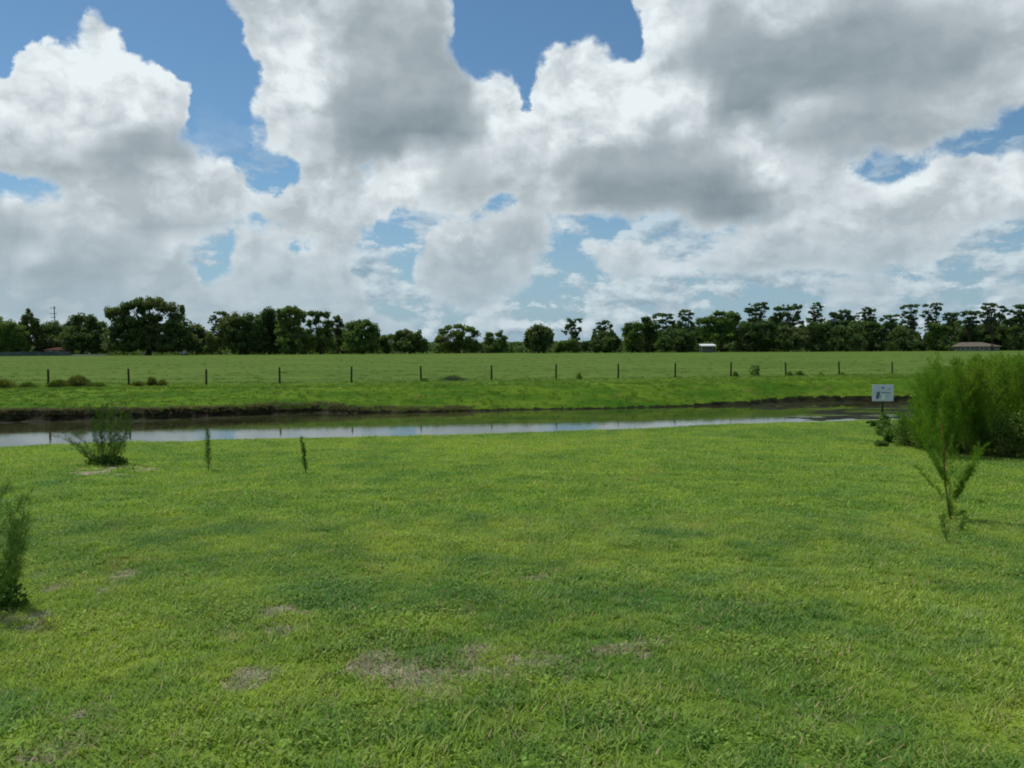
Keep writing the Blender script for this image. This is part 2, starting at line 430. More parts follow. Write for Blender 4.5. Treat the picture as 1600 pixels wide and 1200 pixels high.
class Acc:
    """collects polygons as quads (triangles repeat a corner are avoided: mixed sizes kept in lists)"""

    def __init__(s):
        s.v, s.f = [], []

    def box(s, c, d, rot=0.0, bevel=0.0):
        cx, cy, cz = c
        hx, hy, hz = d[0] / 2, d[1] / 2, d[2] / 2
        n = len(s.v)
        cr, sr = math.cos(rot), math.sin(rot)
        for z in (-hz, hz):
            for x, y in ((-hx, -hy), (hx, -hy), (hx, hy), (-hx, hy)):
                s.v.append((cx + x * cr - y * sr, cy + x * sr + y * cr, cz + z))
        for q in ((0, 3, 2, 1), (4, 5, 6, 7), (0, 1, 5, 4), (1, 2, 6, 5), (2, 3, 7, 6), (3, 0, 4, 7)):
            s.f.append([n + i for i in q])

    def tube(s, pts, radii, sides=6, cap=True):
        pts = [Vector(p) for p in pts]
        n0 = len(s.v)
        for i, p in enumerate(pts):
            a = pts[min(i + 1, len(pts) - 1)] - pts[max(i - 1, 0)]
            if a.length < 1e-6:
                a = Vector((0, 0, 1))
            a.normalize()
            ref = Vector((1, 0, 0)) if abs(a.x) < 0.8 else Vector((0, 1, 0))
            b = a.cross(ref).normalized()
            c = a.cross(b)
            for k in range(sides):
                th = 2 * math.pi * k / sides
                q = p + (b * math.cos(th) + c * math.sin(th)) * radii[i]
                s.v.append(tuple(q))
        for i in range(len(pts) - 1):
            for k in range(sides):
                k2 = (k + 1) % sides
                s.f.append([n0 + i * sides + k, n0 + i * sides + k2, n0 + (i + 1) * sides + k2, n0 + (i + 1) * sides + k])
        if cap:
            s.f.append([n0 + k for k in reversed(range(sides))])
            e = n0 + (len(pts) - 1) * sides
            s.f.append([e + k for k in range(sides)])

    def poly(s, pts):
        n = len(s.v)
        s.v.extend([tuple(p) for p in pts])
        s.f.append([n + i for i in range(len(pts))])

    def build(s, name, mat, parent=None, smooth=False):
        return mesh_np(name, s.v, s.f, mat, parent, smooth)


def thing(name, label, cat, loc=(0, 0, 0), group=None, rz=0.0):
    o = bpy.data.objects.new(name, None)
    COL.objects.link(o)
    o.empty_display_size = 0.3
    o.location = loc
    o.rotation_euler.z = rz
    tag(o, label, cat, group)
    return o


def tag(o, label=None, cat=None, group=None, kind=None):
    if label:
        o['label'] = label
    if cat:
        o['category'] = cat
    if group:
        o['group'] = group
    if kind:
        o['kind'] = kind
    return o


# numpy value noise --------------------------------------------------
_P = rng.random((256, 256))


def vnoise(x, y, s=1.0, off=0):
    x = np.asarray(x, float) * s + off * 17.3 + 1000
    y = np.asarray(y, float) * s + off * 7.9 + 1000
    xi, yi = np.floor(x).astype(int), np.floor(y).astype(int)
    fx, fy = x - xi, y - yi
    fx, fy = fx * fx * (3 - 2 * fx), fy * fy * (3 - 2 * fy)
    g = lambda a, b: _P[a % 256, b % 256]
    return (g(xi, yi) * (1 - fx) * (1 - fy) + g(xi + 1, yi) * fx * (1 - fy) + g(xi, yi + 1) * (1 - fx) * fy + g(xi + 1, yi + 1) * fx * fy)


def fbm(x, y, s=1.0, octv=4, off=0):
    t, a, n = 0, 1.0, 0
    for i in range(octv):
        t = t + a * vnoise(x, y, s * 2 ** i, off + i * 3)
        n += a
        a *= 0.55
    return t / n


def sstep(x, a, b):
    t = np.clip((x - a) / (b - a), 0, 1)
    return t * t * (3 - 2 * t)


# ------------------------------------------------------------------ materials


def material(name, rough=0.9, spec=0.2):
    m = bpy.data.materials.new(name)
    m.use_nodes = True
    m.node_tree.nodes.clear()
    N = NT(m.node_tree)
    bs = N.node('ShaderNodeBsdfPrincipled', {'Roughness': rough, 'Specular IOR Level': spec})
    out = N.node('ShaderNodeOutputMaterial', {'Surface': bs.outputs[0]})
    return m, N, bs, out


def leaf_material(name, ca, cb, cc=None, scale=0.6, trans=0.35, rough=0.6, spec=0.25, tone=None, fine=None):
    m, N, bs, out = material(name, rough, spec)
    pos = N.node('ShaderNodeNewGeometry').outputs['Position']
    f = N.smooth(N.noise(pos, scale, 4, 0.6), 0.35, 0.65)
    c = N.mix(f, ca, cb)
    if cc:
        g = N.smooth(N.noise(pos, scale * 0.23, 2, 0.5), 0.5, 0.68)
        c = N.mix(g, c, cc)
    if fine:
        h = N.noise(pos, fine, 1, 0.5)
        c = N.v('SCALE', c, N.smooth(h, 0.3, 0.7, 0.72, 1.3))
    N.set(bs.inputs['Base Color'], c)
    tr = N.node('ShaderNodeBsdfTranslucent', {'Color': N.v('MULTIPLY', c, (1.25, 1.35, 0.6))})
    mx = N.node('ShaderNodeMixShader', {0: trans, 1: bs.outputs[0], 2: tr.outputs[0]})
    N.set(out.inputs['Surface'], mx.outputs[0])
    return m


def plain(name, colour, rough=0.8, spec=0.2, var=0.25, scale=8.0, bump=0.0, metallic=0.0):
    m, N, bs, out = material(name, rough, spec)
    pos = N.node('ShaderNodeTexCoord').outputs['Object']
    f = N.noise(pos, scale, 4, 0.6)
    lo = tuple(c * (1 - var) for c in colour)
    hi = tuple(c * (1 + var) for c in colour)
    N.set(bs.inputs['Base Color'], N.mix(N.smooth(f, 0.3, 0.7), lo, hi))
    N.set(bs.inputs['Metallic'], metallic)
    if bump:
        b = N.node('ShaderNodeBump', {'Height': f, 'Strength': bump, 'Distance': 0.02})
        N.set(bs.inputs['Normal'], b.outputs[0])
    return m


# ------------------------------------------------------------------ ground shape
WATER = -1.7
LAWN_SLOPE = -0.028
_ne = [on_plane(x, y, 0, LAWN_SLOPE) for x, y in ((-200, 708), (0, 699), (200, 691), (400, 686), (600, 681), (800, 677), (1000, 669), (1200, 660.5), (1350, 657.5), (1500, 655), (1750, 650))]
NEX, NEY = np.array([p.x for p in _ne]), np.array([p.y for p in _ne])
_fs = [on_plane(x, y, WATER) for x, y in ((-200, 671), (0, 664), (200, 661), (330, 656), (480, 647), (640, 645), (800, 641), (960, 638), (1150, 633), (1250, 628), (1400, 627), (1600, 625))]
FSX, FSY = np.array([p.x for p in _fs]), np.array([p.y for p in _fs])
FCX = np.array([-40, -26.8, -12.6, -5.6, 0, 7.4, 13.3, 24, 40.])
FCY = np.array([43.0, 43.0, 42.9, 43.7, 44.5, 45.6, 47.2, 49.6, 53.])


def lin(x, xp, yp):
    y = np.interp(x, xp, yp)
    y = np.where(x < xp[0], yp[0] + (x - xp[0]) * (yp[1] - yp[0]) / (xp[1] - xp[0]) * 0.6, y)
    y = np.where(x > xp[-1], yp[-1] + (x - xp[-1]) * (yp[-1] - yp[-2]) / (xp[-1] - xp[-2]) * 0.6, y)
    return y


def near_edge(x):
    return lin(x, NEX, NEY) + (fbm(x, 0 * x, 0.8, 3, 5) - 0.5) * 0.35


def far_shore(x):
    return lin(x, FSX, FSY) + (fbm(x, 0 * x, 0.7, 4, 9) - 0.5) * 1.1


def cut_h(x):
    return np.interp(x, [-30, -18, -13, -9.5, -7, 0, 8, 14, 20], [.50, .47, .42, .30, .10, .06, .05, .12, .20])


def ground_z(x, y, full=False):
    x = np.asarray(x, float)
    y = np.asarray(y, float)
    xe, ye = np.clip(x, -70, 70), np.clip(y, -20, 300)
    ne, fs = near_edge(xe), far_shore(xe)
    fc = np.maximum(lin(xe, FCX, FCY), fs + 2.2)
    micro = (fbm(x, y, 1.3, 3, 2) - 0.5) * 0.05
    micro = micro * (1 - sstep(y, 48, 62))
    big = (fbm(x, y, 0.12, 3, 4) - 0.5) * 0.18
    big = big * (1 - sstep(y, 60, 110)) + (fbm(x, y, 0.02, 2, 8) - 0.5) * 0.3 * sstep(y, 60, 110)
    lawn = LAWN_SLOPE * np.minimum(y, 40) + micro + big * sstep(y, 5, 12) * 0.4
    pasture = -0.6 + micro * 0.5 + big * 0.35
    bed = -2.25
    s = y - ne
    near = lawn * (1 - sstep(s, -0.25, 3.2)) + bed * sstep(s, -0.25, 3.2)
    # far bank: bed -> shore -> cut -> slope -> crest
    h = cut_h(xe)
    rag = (fbm(x, y, 2.2, 3, 12) - 0.5)
    q = y - fs + rag * 0.35 * np.clip(h * 2, 0.2, 1)
    under = bed + (WATER - 0.03 - bed) * sstep(q, -1.6, 0.0)
    back = np.interp(xe, [-30, -18, -13, -9.5, -7], [1.7, 1.7, 1.3, .6, 0.0])      # muddy foreshore in front of the cut
    fore = np.clip(q / np.maximum(back, .1), 0, 1) * np.minimum(0.10, back * .1) * (0.5 + rag * 2.0)
    q2 = q - back
    face = np.where(q2 < 0, fore, np.maximum(h * sstep(q2, -0.05, 0.25 + 0.2 * rag), fore))
    fs2 = fs + back
    w = np.clip((y - fs2) / np.maximum(fc - fs2, 0.5), 0, 1)
    bank = WATER - 0.03 + face + (-0.6 - WATER - h + 0.03) * (w * (1.25 - 0.25 * w)) + (micro * 2.0 + big * .8) * sstep(w, .02, .4) * (1 - sstep(w, .9, 1))
    far = np.where(q < 0, under, np.where(w < 1, bank, pasture))
    # muddy flat at the right end of the pond
    shelf_m = sstep(xe, 9.0, 12.5) * sstep(y, 33.2 - 0.05 * xe, 35.4 - 0.05 * xe + rag)
    shelf = WATER - 0.005 + (fbm(x * 0.45, y, 1.1, 4, 21) - 0.53 + 0.05 * sstep(xe, 11, 16)) * 0.12
    far = np.where((q < 0.1), np.maximum(far, far * (1 - shelf_m) + shelf * shelf_m), far)
    mid = ne + 0.5 * (fs - ne)
    z = np.where(y < mid, near, far)
    z = np.where((y >= mid) & (q < -1.7) & (shelf_m <= 0), bed, z)
    cap = np.maximum(sstep(x, 40, 47), sstep(-x, 52, 60))
    z = z * (1 - cap) + np.where(y < mid, lawn, -0.6 + 0 * lawn) * cap
    if full:
        return z, dict(ne=ne, fs=fs, fc=fc, q=q, h=h, w=w, shelf=shelf_m, back=back)
    return z


def gz(x, y):
    return float(ground_z(np.array([x]), np.array([y]))[0])


def steps(*segs):
    out = []
    for a, b, st in segs:
        out.extend(np.arange(a, b - 1e-6, st))
    return out


ys = steps((-8, 0, 1.0), (0, 12, .12), (12, 26, .2), (26, 33.5, .4), (33.5, 51, .14), (51, 70, .5), (70, 120, 3), (120, 320, 10)) + [320, 400, 550, 800, 1300, 2200, 4000, 8000]
xh = steps((0, 9, .12), (9, 32, .22), (32, 62, 1.0), (62, 120, 5)) + [120, 180, 280, 450, 800, 1500, 3000, 6000]
ys = np.array([-3000, -800, -200, -50, -20] + list(ys))
xs = np.array(sorted(set([-x for x in xh] + list(xh))))
GX, GY = np.meshgrid(xs, ys)
GZ, info = ground_z(GX, GY, True)

# bare earth patches (real places on the lawn)
DIRT = []
for px, py, rx, ry, s in ((590, 1040, 50, 12, 1), (690, 1046, 80, 18, 1), (755, 1026, 50, 10, 1), (850, 1028, 60, 8, .8), (660, 1075, 40, 16, .6), (430, 962, 36, 16, .6), (455, 985, 20, 8, .7), (420, 1062, 26, 12, .9),
                          (845, 1066, 20, 11, .9), (550, 1105, 24, 14, .8), (1195, 946, 26, 7, .6), (985, 1015, 24, 7, .8),
                          (360, 1005, 24, 6, .5), (500, 1005, 20, 6, .5), (215, 898, 70, 6, .5), (110, 910, 60, 7, .5), (20, 972, 45, 10, .5), (165, 736, 45, 5, .7), (90, 1175, 40, 14, .5), (130, 1110, 40, 10, .5), (250, 900, 30, 6, .7),
                          (1225, 1150, 50, 14, .45), (1330, 1130, 50, 18, .45), (850, 910, 30, 5, .5), (1400, 1000, 60, 10, .3)):
    c = on_plane(px, py, 0, LAWN_SLOPE)
    a = on_plane(px + rx, py, 0, LAWN_SLOPE)
    b = on_plane(px, py + ry, 0, LAWN_SLOPE)
    DIRT.append((c.x, c.y, abs(a.x - c.x), abs(b.y - c.y), s))
TONES = []      # (+) sun-yellowed grass, (-) lush dark grass
for px, py, rx, ry, s in ((860, 695, 330, 14, 1.0), (100, 712, 150, 12, .9), (120, 800, 120, 25, .3), (230, 960, 200, 40, .5), (120, 1040, 160, 50, .7), (900, 850, 160, 50, .5), (1230, 905, 280, 45, .6),
                          (1500, 1100, 200, 60, .5), (1050, 1110, 200, 40, .4), (560, 870, 250, 40, .25), (1500, 960, 120, 40, .5),
                          (330, 1010, 200, 40, -.3), (980, 970, 260, 45, -.7), (1180, 980, 160, 40, -.7), (260, 830, 180, 22, -.4), (1000, 880, 130, 50, -.35), (420, 930, 180, 18, -.3),
                          (1550, 915, 150, 22, -.7), (60, 1130, 100, 40, -.8), (350, 1110, 200, 50, -.5), (540, 780, 60, 6, -.8), (1030, 755, 90, 8, -.6), (1330, 770, 90, 14, -.4), (420, 720, 80, 8, -.4),
                          (900, 1150, 90, 50, .3), (1040, 940, 90, 14, -.8), (700, 1130, 200, 40, -.3), (1310, 930, 100, 14, .4)):
    c = on_plane(px, py, 0, LAWN_SLOPE)
    a = on_plane(px + rx, py, 0, LAWN_SLOPE)
    b = on_plane(px, py + ry, 0, LAWN_SLOPE)
    TONES.append((c.x, c.y, abs(a.x - c.x), abs(b.y - c.y), s))


def dirt_mask(x, y):
    d = 0 * x
    wx = (fbm(x, y, 3.0, 3, 31) - .5) * 0.5
    wy = (fbm(x, y, 3.0, 3, 35) - .5) * 0.5
    for cx, cy, rx, ry, s in DIRT:
        r2 = ((x + wx - cx) / (rx * 1.25)) ** 2 + ((y + wy - cy) / (ry * 1.25)) ** 2
        d = np.maximum(d, s * np.exp(-r2))
    n = fbm(x, y, 5.0, 4, 40)
    return np.clip(d + (n - 0.5) * 2.2 * (d > .05), 0, 1)


def tone_map(x, y):
    t = (fbm(x, y, 0.55, 4, 51) - 0.5) * 1.7 + (fbm(x, y, 2.8, 4, 57) - 0.5) * 2.9 + (fbm(x * .6, y, 7.0, 2, 59) - .5) * .9
    for cx, cy, rx, ry, s in TONES:
        t = t + (s if s > 0 else .6 * s) * np.exp(-((x - cx) / rx) ** 2 - ((y - cy) / ry) ** 2)
    return np.clip(t * 0.5 + 0.5, 0, 1)


nx, ny = len(xs), len(ys)
idx = np.arange(nx * ny).reshape(ny, nx)
faces = np.stack([idx[:-1, :-1], idx[:-1, 1:], idx[1:, 1:], idx[1:, :-1]], -1).reshape(-1, 4)
V = np.stack([GX, GY, GZ], -1).reshape(-1, 3)

m_ground, N, bs, out = material("ground", 0.95, 0.03)
pos = N.node('ShaderNodeNewGeometry').outputs['Position']
a_tone = N.node('ShaderNodeAttribute', attribute_name='tone').outputs['Fac']
a_dirt = N.node('ShaderNodeAttribute', attribute_name='dirt').outputs['Fac']
a_mud = N.node('ShaderNodeAttribute', attribute_name='mud').outputs['Fac']
a_past = N.node('ShaderNodeAttribute', attribute_name='pasture').outputs['Fac']
a_bank = N.node('ShaderNodeAttribute', attribute_name='bank').outputs['Fac']
fine = N.noise(pos, 28.0, 5, 0.7)
mid_ = N.noise(pos, 2.3, 4, 0.6)
c_l = N.mix(a_tone, (0.060, 0.135, 0.020), (0.175, 0.250, 0.030))
c_l = N.v('SCALE', c_l, N.smooth(fine, 0.3, 0.7, 0.72, 1.22))
st_ = N.v('MULTIPLY', pos, (0.045, 0.16, 0.1))
n_p = N.noise(st_, 1.0, 6, 0.62)
n_p2 = N.noise(N.v('MULTIPLY', pos, (0.4, 1.1, 1.0)), 1.0, 4, 0.65)
c_p = N.mix(N.smooth(n_p, 0.36, 0.64), (0.070, 0.122, 0.020), (0.098, 0.155, 0.028))
c_p = N.v('SCALE', c_p, N.smooth(n_p2, 0.3, 0.7, 0.95, 1.05))
c_b = N.mix(N.smooth(N.noise(N.v('MULTIPLY', pos, (0.22, 0.6, 1.0)), 1.0, 4, 0.6), 0.35, 0.66), (0.046, 0.118, 0.010), (0.105, 0.180, 0.016))
c_b = N.mix(N.smooth(N.noise(pos, 0.9, 4, 0.6), 0.58, 0.74), c_b, (0.135, 0.14, 0.035))
c = N.mix(a_past, c_l, c_p)
c = N.mix(a_bank, c, c_b)
c_d = N.mix(N.smooth(N.noise(pos, 9.0, 4, 0.6), 0.3, 0.7), (0.13, 0.110, 0.070), (0.36, 0.325, 0.235))
dm = N.smooth(N.m('ADD', a_dirt, N.m('MULTIPLY', N.m('SUBTRACT', fine, 0.5), 0.5)), 0.30, 0.5)
c = N.mix(dm, c, c_d)
c_m = N.mix(N.smooth(N.noise(N.v('MULTIPLY', pos, (0.7, 1.0, 3.0)), 2.6, 5, 0.65), 0.42, 0.66), (0.009, 0.008, 0.004), (0.032, 0.031, 0.015))
c_m = N.mix(N.smooth(N.noise(pos, 1.1, 4, 0.6), 0.48, 0.62, 0.0, 0.7), c_m, (0.024, 0.034, 0.010))
mm = N.smooth(N.m('ADD', a_mud, N.m('MULTIPLY', N.m('SUBTRACT', N.noise(pos, 3.0, 4, 0.6), 0.5), 0.5)), 0.4, 0.6)
c = N.mix(mm, c, c_m)
N.set(bs.inputs['Base Color'], c)
N.set(bs.inputs['Roughness'], N.mixf(mm, 0.95, 0.62))
bmp = N.node('ShaderNodeBump', {'Height': N.m('ADD', fine, mid_), 'Strength': N.mixf(a_past, 0.45, 0.06), 'Distance': 0.02})
N.set(bs.inputs['Normal'], bmp.outputs[0])
ground = mesh_np("ground", V, faces, m_ground, smooth=True)
tag(ground, kind='structure')


def vattr(o, name, arr):
    a = o.data.attributes.new(name, 'FLOAT', 'POINT')
    a.data.foreach_set('value', np.asarray(arr, np.float32).ravel())


X_, Y_ = V[:, 0], V[:, 1]
q_, h_, w_, fs_, ne_, fc_, sh_ = [info[k].ravel() for k in ('q', 'h', 'w', 'fs', 'ne', 'fc', 'shelf')]
vattr(ground, 'tone', tone_map(X_, Y_))
vattr(ground, 'dirt', dirt_mask(X_, Y_) * (Y_ < 20))
mud = ((q_ > -20) & (V[:, 2] < WATER + h_ + 0.02 + 0.05 * (fbm(X_, Y_, 2, 3, 3) - .5)) & (Y_ > ne_ + 2)).astype(float)
mud = np.maximum(mud, (V[:, 2] < WATER + 0.05) * 1.0)
mud = np.maximum(mud, sh_ * (q_ < 0.3))
vattr(ground, 'mud', mud)
vattr(ground, 'bank', sstep(Y_, ne_ + 3, ne_ + 5) * (1 - sstep(Y_, fc_ + 4, fc_ + 8)))
vattr(ground, 'pasture', sstep(Y_, fc_ + 1, fc_ + 3))

# ------------------------------------------------------------------ pond water
m_w, N, bs, out = material("pond_water", 0.03, 0.5)
pos = N.node('ShaderNodeNewGeometry').outputs['Position']
N.set(bs.inputs['Base Color'], N.mix(N.smooth(N.noise(N.v('MULTIPLY', pos, (0.25, 0.6, 1.0)), 1.0, 4, 0.6), 0.4, 0.6), (0.018, 0.022, 0.008), (0.045, 0.050, 0.018)))
N.set(bs.inputs['IOR'], 1.33)
N.set(bs.inputs['Roughness'], 0.04)
rp = N.noise(N.v('MULTIPLY', pos, (1.0, 2.2, 1.0)), 1.6, 4, 0.55)
N.set(bs.inputs['Normal'], N.node('ShaderNodeBump', {'Height': rp, 'Strength': 0.10, 'Distance': 0.02}).outputs[0])
wx = np.array([-64, -40, -20, 0, 20, 46, 50.])
wv, wf = [], []
for i, x in enumerate(wx):
    wv += [(x, float(near_edge(np.array([x]))[0]) + 0.2, WATER), (x, float(lin(np.array([x]), FCX, FCY)[0]), WATER)]
    if i:
        wf.append([2 * i - 2, 2 * i, 2 * i + 1, 2 * i - 1])
pond = mesh_np("pond_water", wv, wf, m_w)
tag(pond, kind='structure')

# ------------------------------------------------------------------ grass (stuff)
proto_col = bpy.data.collections.new("grass_tufts")      # not linked to the scene: instanced only


def blade(rngl, base, h, w, lean, az_, curl):
    """one curved tapering blade: 3 segments"""
    pts = []
    dx_, dy_ = math.cos(az_), math.sin(az_)
    sx, sy = -dy_, dx_
    for k, (t, ww) in enumerate(((0, .8), (.4, 1), (.75, .7), (1, .0))):
        out_ = lean * t + curl * t * t
        zz = h * (t - 0.25 * curl / max(h, .01) * t * t * 1.0)
        c = (base[0] + dx_ * out_, base[1] + dy_ * out_, zz)
        if ww > 0:
            pts.append((c[0] + sx * w * ww / 2, c[1] + sy * w * ww / 2, c[2]))
            pts.append((c[0] - sx * w * ww / 2, c[1] - sy * w * ww / 2, c[2]))
        else:
            pts.append(c)
    return pts


def tuft(name, n, rad, hh, ww, mat, seed, lean=0.6):
    r = random.Random(seed)
    v, f = [], []
    for i in range(n):
        a = r.uniform(0, 6.28)
        q = rad * math.sqrt(r.random())
        b = (q * math.cos(a), q * math.sin(a))
        h = hh * r.uniform(.55, 1.15)
        az_ = r.uniform(0, 6.28)
        p = blade(r, b, h, ww * r.uniform(.7, 1.25), h * r.uniform(.1, lean), az_, h * r.uniform(.05, .6))
        k = len(v)
        v += p
        f += [[k, k + 1, k + 3, k + 2], [k + 2, k + 3, k + 5, k + 4], [k + 4, k + 5, k + 6]]
    me = bpy.data.meshes.new(name)
    me.from_pydata(v, [], f)
    me.materials.append(mat)
    o = bpy.data.objects.new(name, me)
    proto_col_ = bpy.data.collections[mat['coll']]
    proto_col_.objects.link(o)
    return o


def grass_material(name, lo, hi, dry, dry_amt, trans=0.4):
    m, N, bs, out = material(name, 0.60, 0.13)
    t = N.node('ShaderNodeAttribute', attribute_name='tone', attribute_type='INSTANCER').outputs['Fac']
    rnd = N.node('ShaderNodeObjectInfo').outputs['Random']
    isl = N.node('ShaderNodeNewGeometry').outputs['Random Per Island']
    c = N.mix(t, lo, hi)
    c = N.v('SCALE', c, N.m('ADD', 0.68, N.m('MULTIPLY', isl, 0.64)))
    d = N.m('GREATER_THAN', N.m('FRACT', N.m('ADD', N.m('MULTIPLY', isl, 7.13), N.m('MULTIPLY', rnd, 3.7))), 1 - dry_amt)
    c = N.mix(d, c, dry)
    wp = N.node('ShaderNodeNewGeometry').outputs['Position']
    c = N.mix(N.smooth(N.noise(wp, 1.3, 4, 0.65), 0.56, 0.72, 0.0, 0.55), c, N.v('MULTIPLY', c, (1.25, 0.86, 1.3)))
    c = N.mix(N.smooth(N.noise(N.v('ADD', wp, (31.0, 7.0, 0.0)), 0.9, 4, 0.65), 0.54, 0.70, 0.0, 0.8), c, N.v('MULTIPLY', c, (0.84, 0.97, 1.3)))
    N.set(bs.inputs['Base Color'], c)
    tr = N.node('ShaderNodeBsdfTranslucent', {'Color': N.v('MULTIPLY', c, (1.15, 1.3, 0.55))})
    mx = N.node('ShaderNodeMixShader', {0: trans, 1: bs.outputs[0], 2: tr.outputs[0]})
    N.set(out.inputs['Surface'], mx.outputs[0])
    cc = bpy.data.collections.new(name + "_tufts")
    m['coll'] = cc.name
    return m


def scatter(name, pts, rot, scl, tone, mat, label):
    """one 'stuff' object: points that carry instances of the tufts of a material"""
    me = bpy.data.meshes.new(name)
    me.vertices.add(len(pts))
    me.vertices.foreach_set('co', np.asarray(pts, np.float32).ravel())
    for nm, arr in (('rotz', rot), ('scl', scl), ('tone', tone)):
        a = me.attributes.new(nm, 'FLOAT', 'POINT')
        a.data.foreach_set('value', np.asarray(arr, np.float32))
    me.materials.append(mat)
    o = bpy.data.objects.new(name, me)
    COL.objects.link(o)
    g = bpy.data.node_groups.new(name + "_nodes", 'GeometryNodeTree')
    g.interface.new_socket('Geometry', in_out='INPUT', socket_type='NodeSocketGeometry')
    g.interface.new_socket('Geometry', in_out='OUTPUT', socket_type='NodeSocketGeometry')
    gi, go = g.nodes.new('NodeGroupInput'), g.nodes.new('NodeGroupOutput')
    ip = g.nodes.new('GeometryNodeInstanceOnPoints')
    ci = g.nodes.new('GeometryNodeCollectionInfo')
    ci.inputs['Collection'].default_value = bpy.data.collections[mat['coll']]
    ci.inputs['Separate Children'].default_value = True
    ci.inputs['Reset Children'].default_value = True
    mp = g.nodes.new('GeometryNodeMeshToPoints')
    g.links.new(gi.outputs[0], mp.inputs['Mesh'])
    g.links.new(mp.outputs[0], ip.inputs['Points'])
    g.links.new(ci.outputs[0], ip.inputs['Instance'])
    ip.inputs['Pick Instance'].default_value = True

    def attr(nm):
        a = g.nodes.new('GeometryNodeInputNamedAttribute')
        a.data_type = 'FLOAT'
        a.inputs['Name'].default_value = nm
        return a.outputs[0]
    cx = g.nodes.new('ShaderNodeCombineXYZ')
    g.links.new(attr('rotz'), cx.inputs[2])
    er = g.nodes.new('FunctionNodeEulerToRotation')
    g.links.new(cx.outputs[0], er.inputs[0])
    g.links.new(er.outputs[0], ip.inputs['Rotation'])
    cs = g.nodes.new('ShaderNodeCombineXYZ')
    for i in range(3):
        g.links.new(attr('scl'), cs.inputs[i])
    g.links.new(cs.outputs[0], ip.inputs['Scale'])
    g.links.new(ip.outputs[0], go.inputs[0])
    md = o.modifiers.new("tufts", 'NODES')
    md.node_group = g
    tag(o, label, 'grass', kind='stuff')
    return o


gm_near = grass_material("lawn_grass", (0.130, 0.262, 0.066), (0.350, 0.445, 0.085), (0.45, 0.38, 0.20), 0.07)
for i in range(6):
    tuft("tuft", 20, 0.055, 0.037, 0.0052, gm_near, 100 + i, 1.1)
gm_mid = grass_material("lawn_far", (0.150, 0.288, 0.064), (0.335, 0.440, 0.080), (0.42, 0.35, 0.18), 0.06)
for i in range(5):
    tuft("tuft", 18, 0.10, 0.038, 0.0085, gm_mid, 200 + i, 1.1)
gm_bank = grass_material("bank_grass", (0.060, 0.150, 0.012), (0.175, 0.265, 0.026), (0.18, 0.15, 0.07), 0.10)
for i in range(5):
    tuft("tuft", 20, 0.20, 0.12, 0.018, gm_bank, 300 + i, 0.8)


def lawn_points(y0, y1, dens, wid=0.70, pad=0.8, dirtcut=1.0):
    n = int(dens * (wid * (y1 ** 2 - y0 ** 2) + 2 * pad * (y1 - y0)))
    y = np.sqrt(rng.random(n) * (y1 ** 2 - y0 ** 2) + y0 ** 2)
    x = (rng.random(n) * 2 - 1) * (wid * y + pad)
    ok = y < near_edge(x) + 0.7
    d = dirt_mask(x, y)
    ok &= rng.random(n) > d * 1.35 * dirtcut
    ok &= rng.random(n) < 0.55 + 0.9 * fbm(x, y, 5.0, 3, 71)
    x, y = x[ok], y[ok]
    z = ground_z(x, y)
    return np.stack([x, y, z - 0.004], -1)


def lay(name, P, mat, s0, s1, label, tonefn=tone_map):
    x, y = P[:, 0], P[:, 1]
    t = tonefn(x, y)
    scl = (s0 + (s1 - s0) * rng.random(len(P)) ** 1.5) * (0.75 + 0.6 * fbm(x, y, 1.7, 3, 91))
    t = np.clip(t + rng.normal(0, .10, len(P)), 0, 1)
    return scatter(name, P, rng.random(len(P)) * 6.28, scl, t, mat, label)


P1 = lawn_points(1.0, 8.5, 620, 0.70, 3.0)
lay("lawn_grass", P1, gm_near, 0.5, 1.35, "short green and yellowish lawn grass in the foreground")
P2 = lawn_points(8.5, 25, 170, 0.70, 4.0)
lay("lawn_grass", P2, gm_mid, 0.7, 1.4, "mown lawn grass sloping down to the pond")


def bank_tone(x, y):
    return np.clip(fbm(x, y, 0.35, 4, 61) * 1.6 - 0.3 + 0.5 * (fbm(x, y, 1.7, 2, 63) - .5), 0, 1)


n = 26000
x = (rng.random(n) * 2 - 1) * 46
y = 34 + rng.random(n) * 28
zz, inf = ground_z(x, y, True)
ok = (y > inf['fs'] + 0.25) & (zz > WATER + inf['h'] * 0.85 + 0.03) & (y < inf['fc'] + 9) & (abs(x) < 0.70 * y + 2) & (rng.random(n) < 1.2 - 0.8 * sstep(y - inf['fc'], -1, 6))
lay("bank_grass", np.stack([x, y, zz - .01], -1)[ok], gm_bank, 0.5, 1.1, "grass on the far bank of the pond", bank_tone)
# small round-leaved weeds between the blades
gm_weed = grass_material("lawn_weeds", (0.15, 0.27, 0.05), (0.27, 0.39, 0.06), (0.32, 0.36, 0.10), 0.1)
for i in range(4):
    r_ = random.Random(700 + i)
    v_, f_ = [], []
    for k_ in range(30):
        a_, q_r = r_.uniform(0, 6.28), 0.075 * math.sqrt(r_.random())
        cx_, cy_, cz_ = q_r * math.cos(a_), q_r * math.sin(a_), r_.uniform(.012, .034)
        rr_ = r_.uniform(.003, .0062)
        tx_, ty_ = r_.uniform(-.5, .5), r_.uniform(-.5, .5)
        n_ = len(v_)
        for j in range(6):
            th = j * math.pi / 3
            x__, y__ = rr_ * math.cos(th), rr_ * math.sin(th) * 1.2
            v_.append((cx_ + x__, cy_ + y__, cz_ + x__ * tx_ + y__ * ty_))
        f_.append([n_ + j for j in range(6)])
    me_ = bpy.data.meshes.new("weed_tuft")
    me_.from_pydata(v_, [], f_)
    me_.materials.append(gm_weed)
    bpy.data.collections[gm_weed['coll']].objects.link(bpy.data.objects.new("weed_tuft", me_))
n = 16000
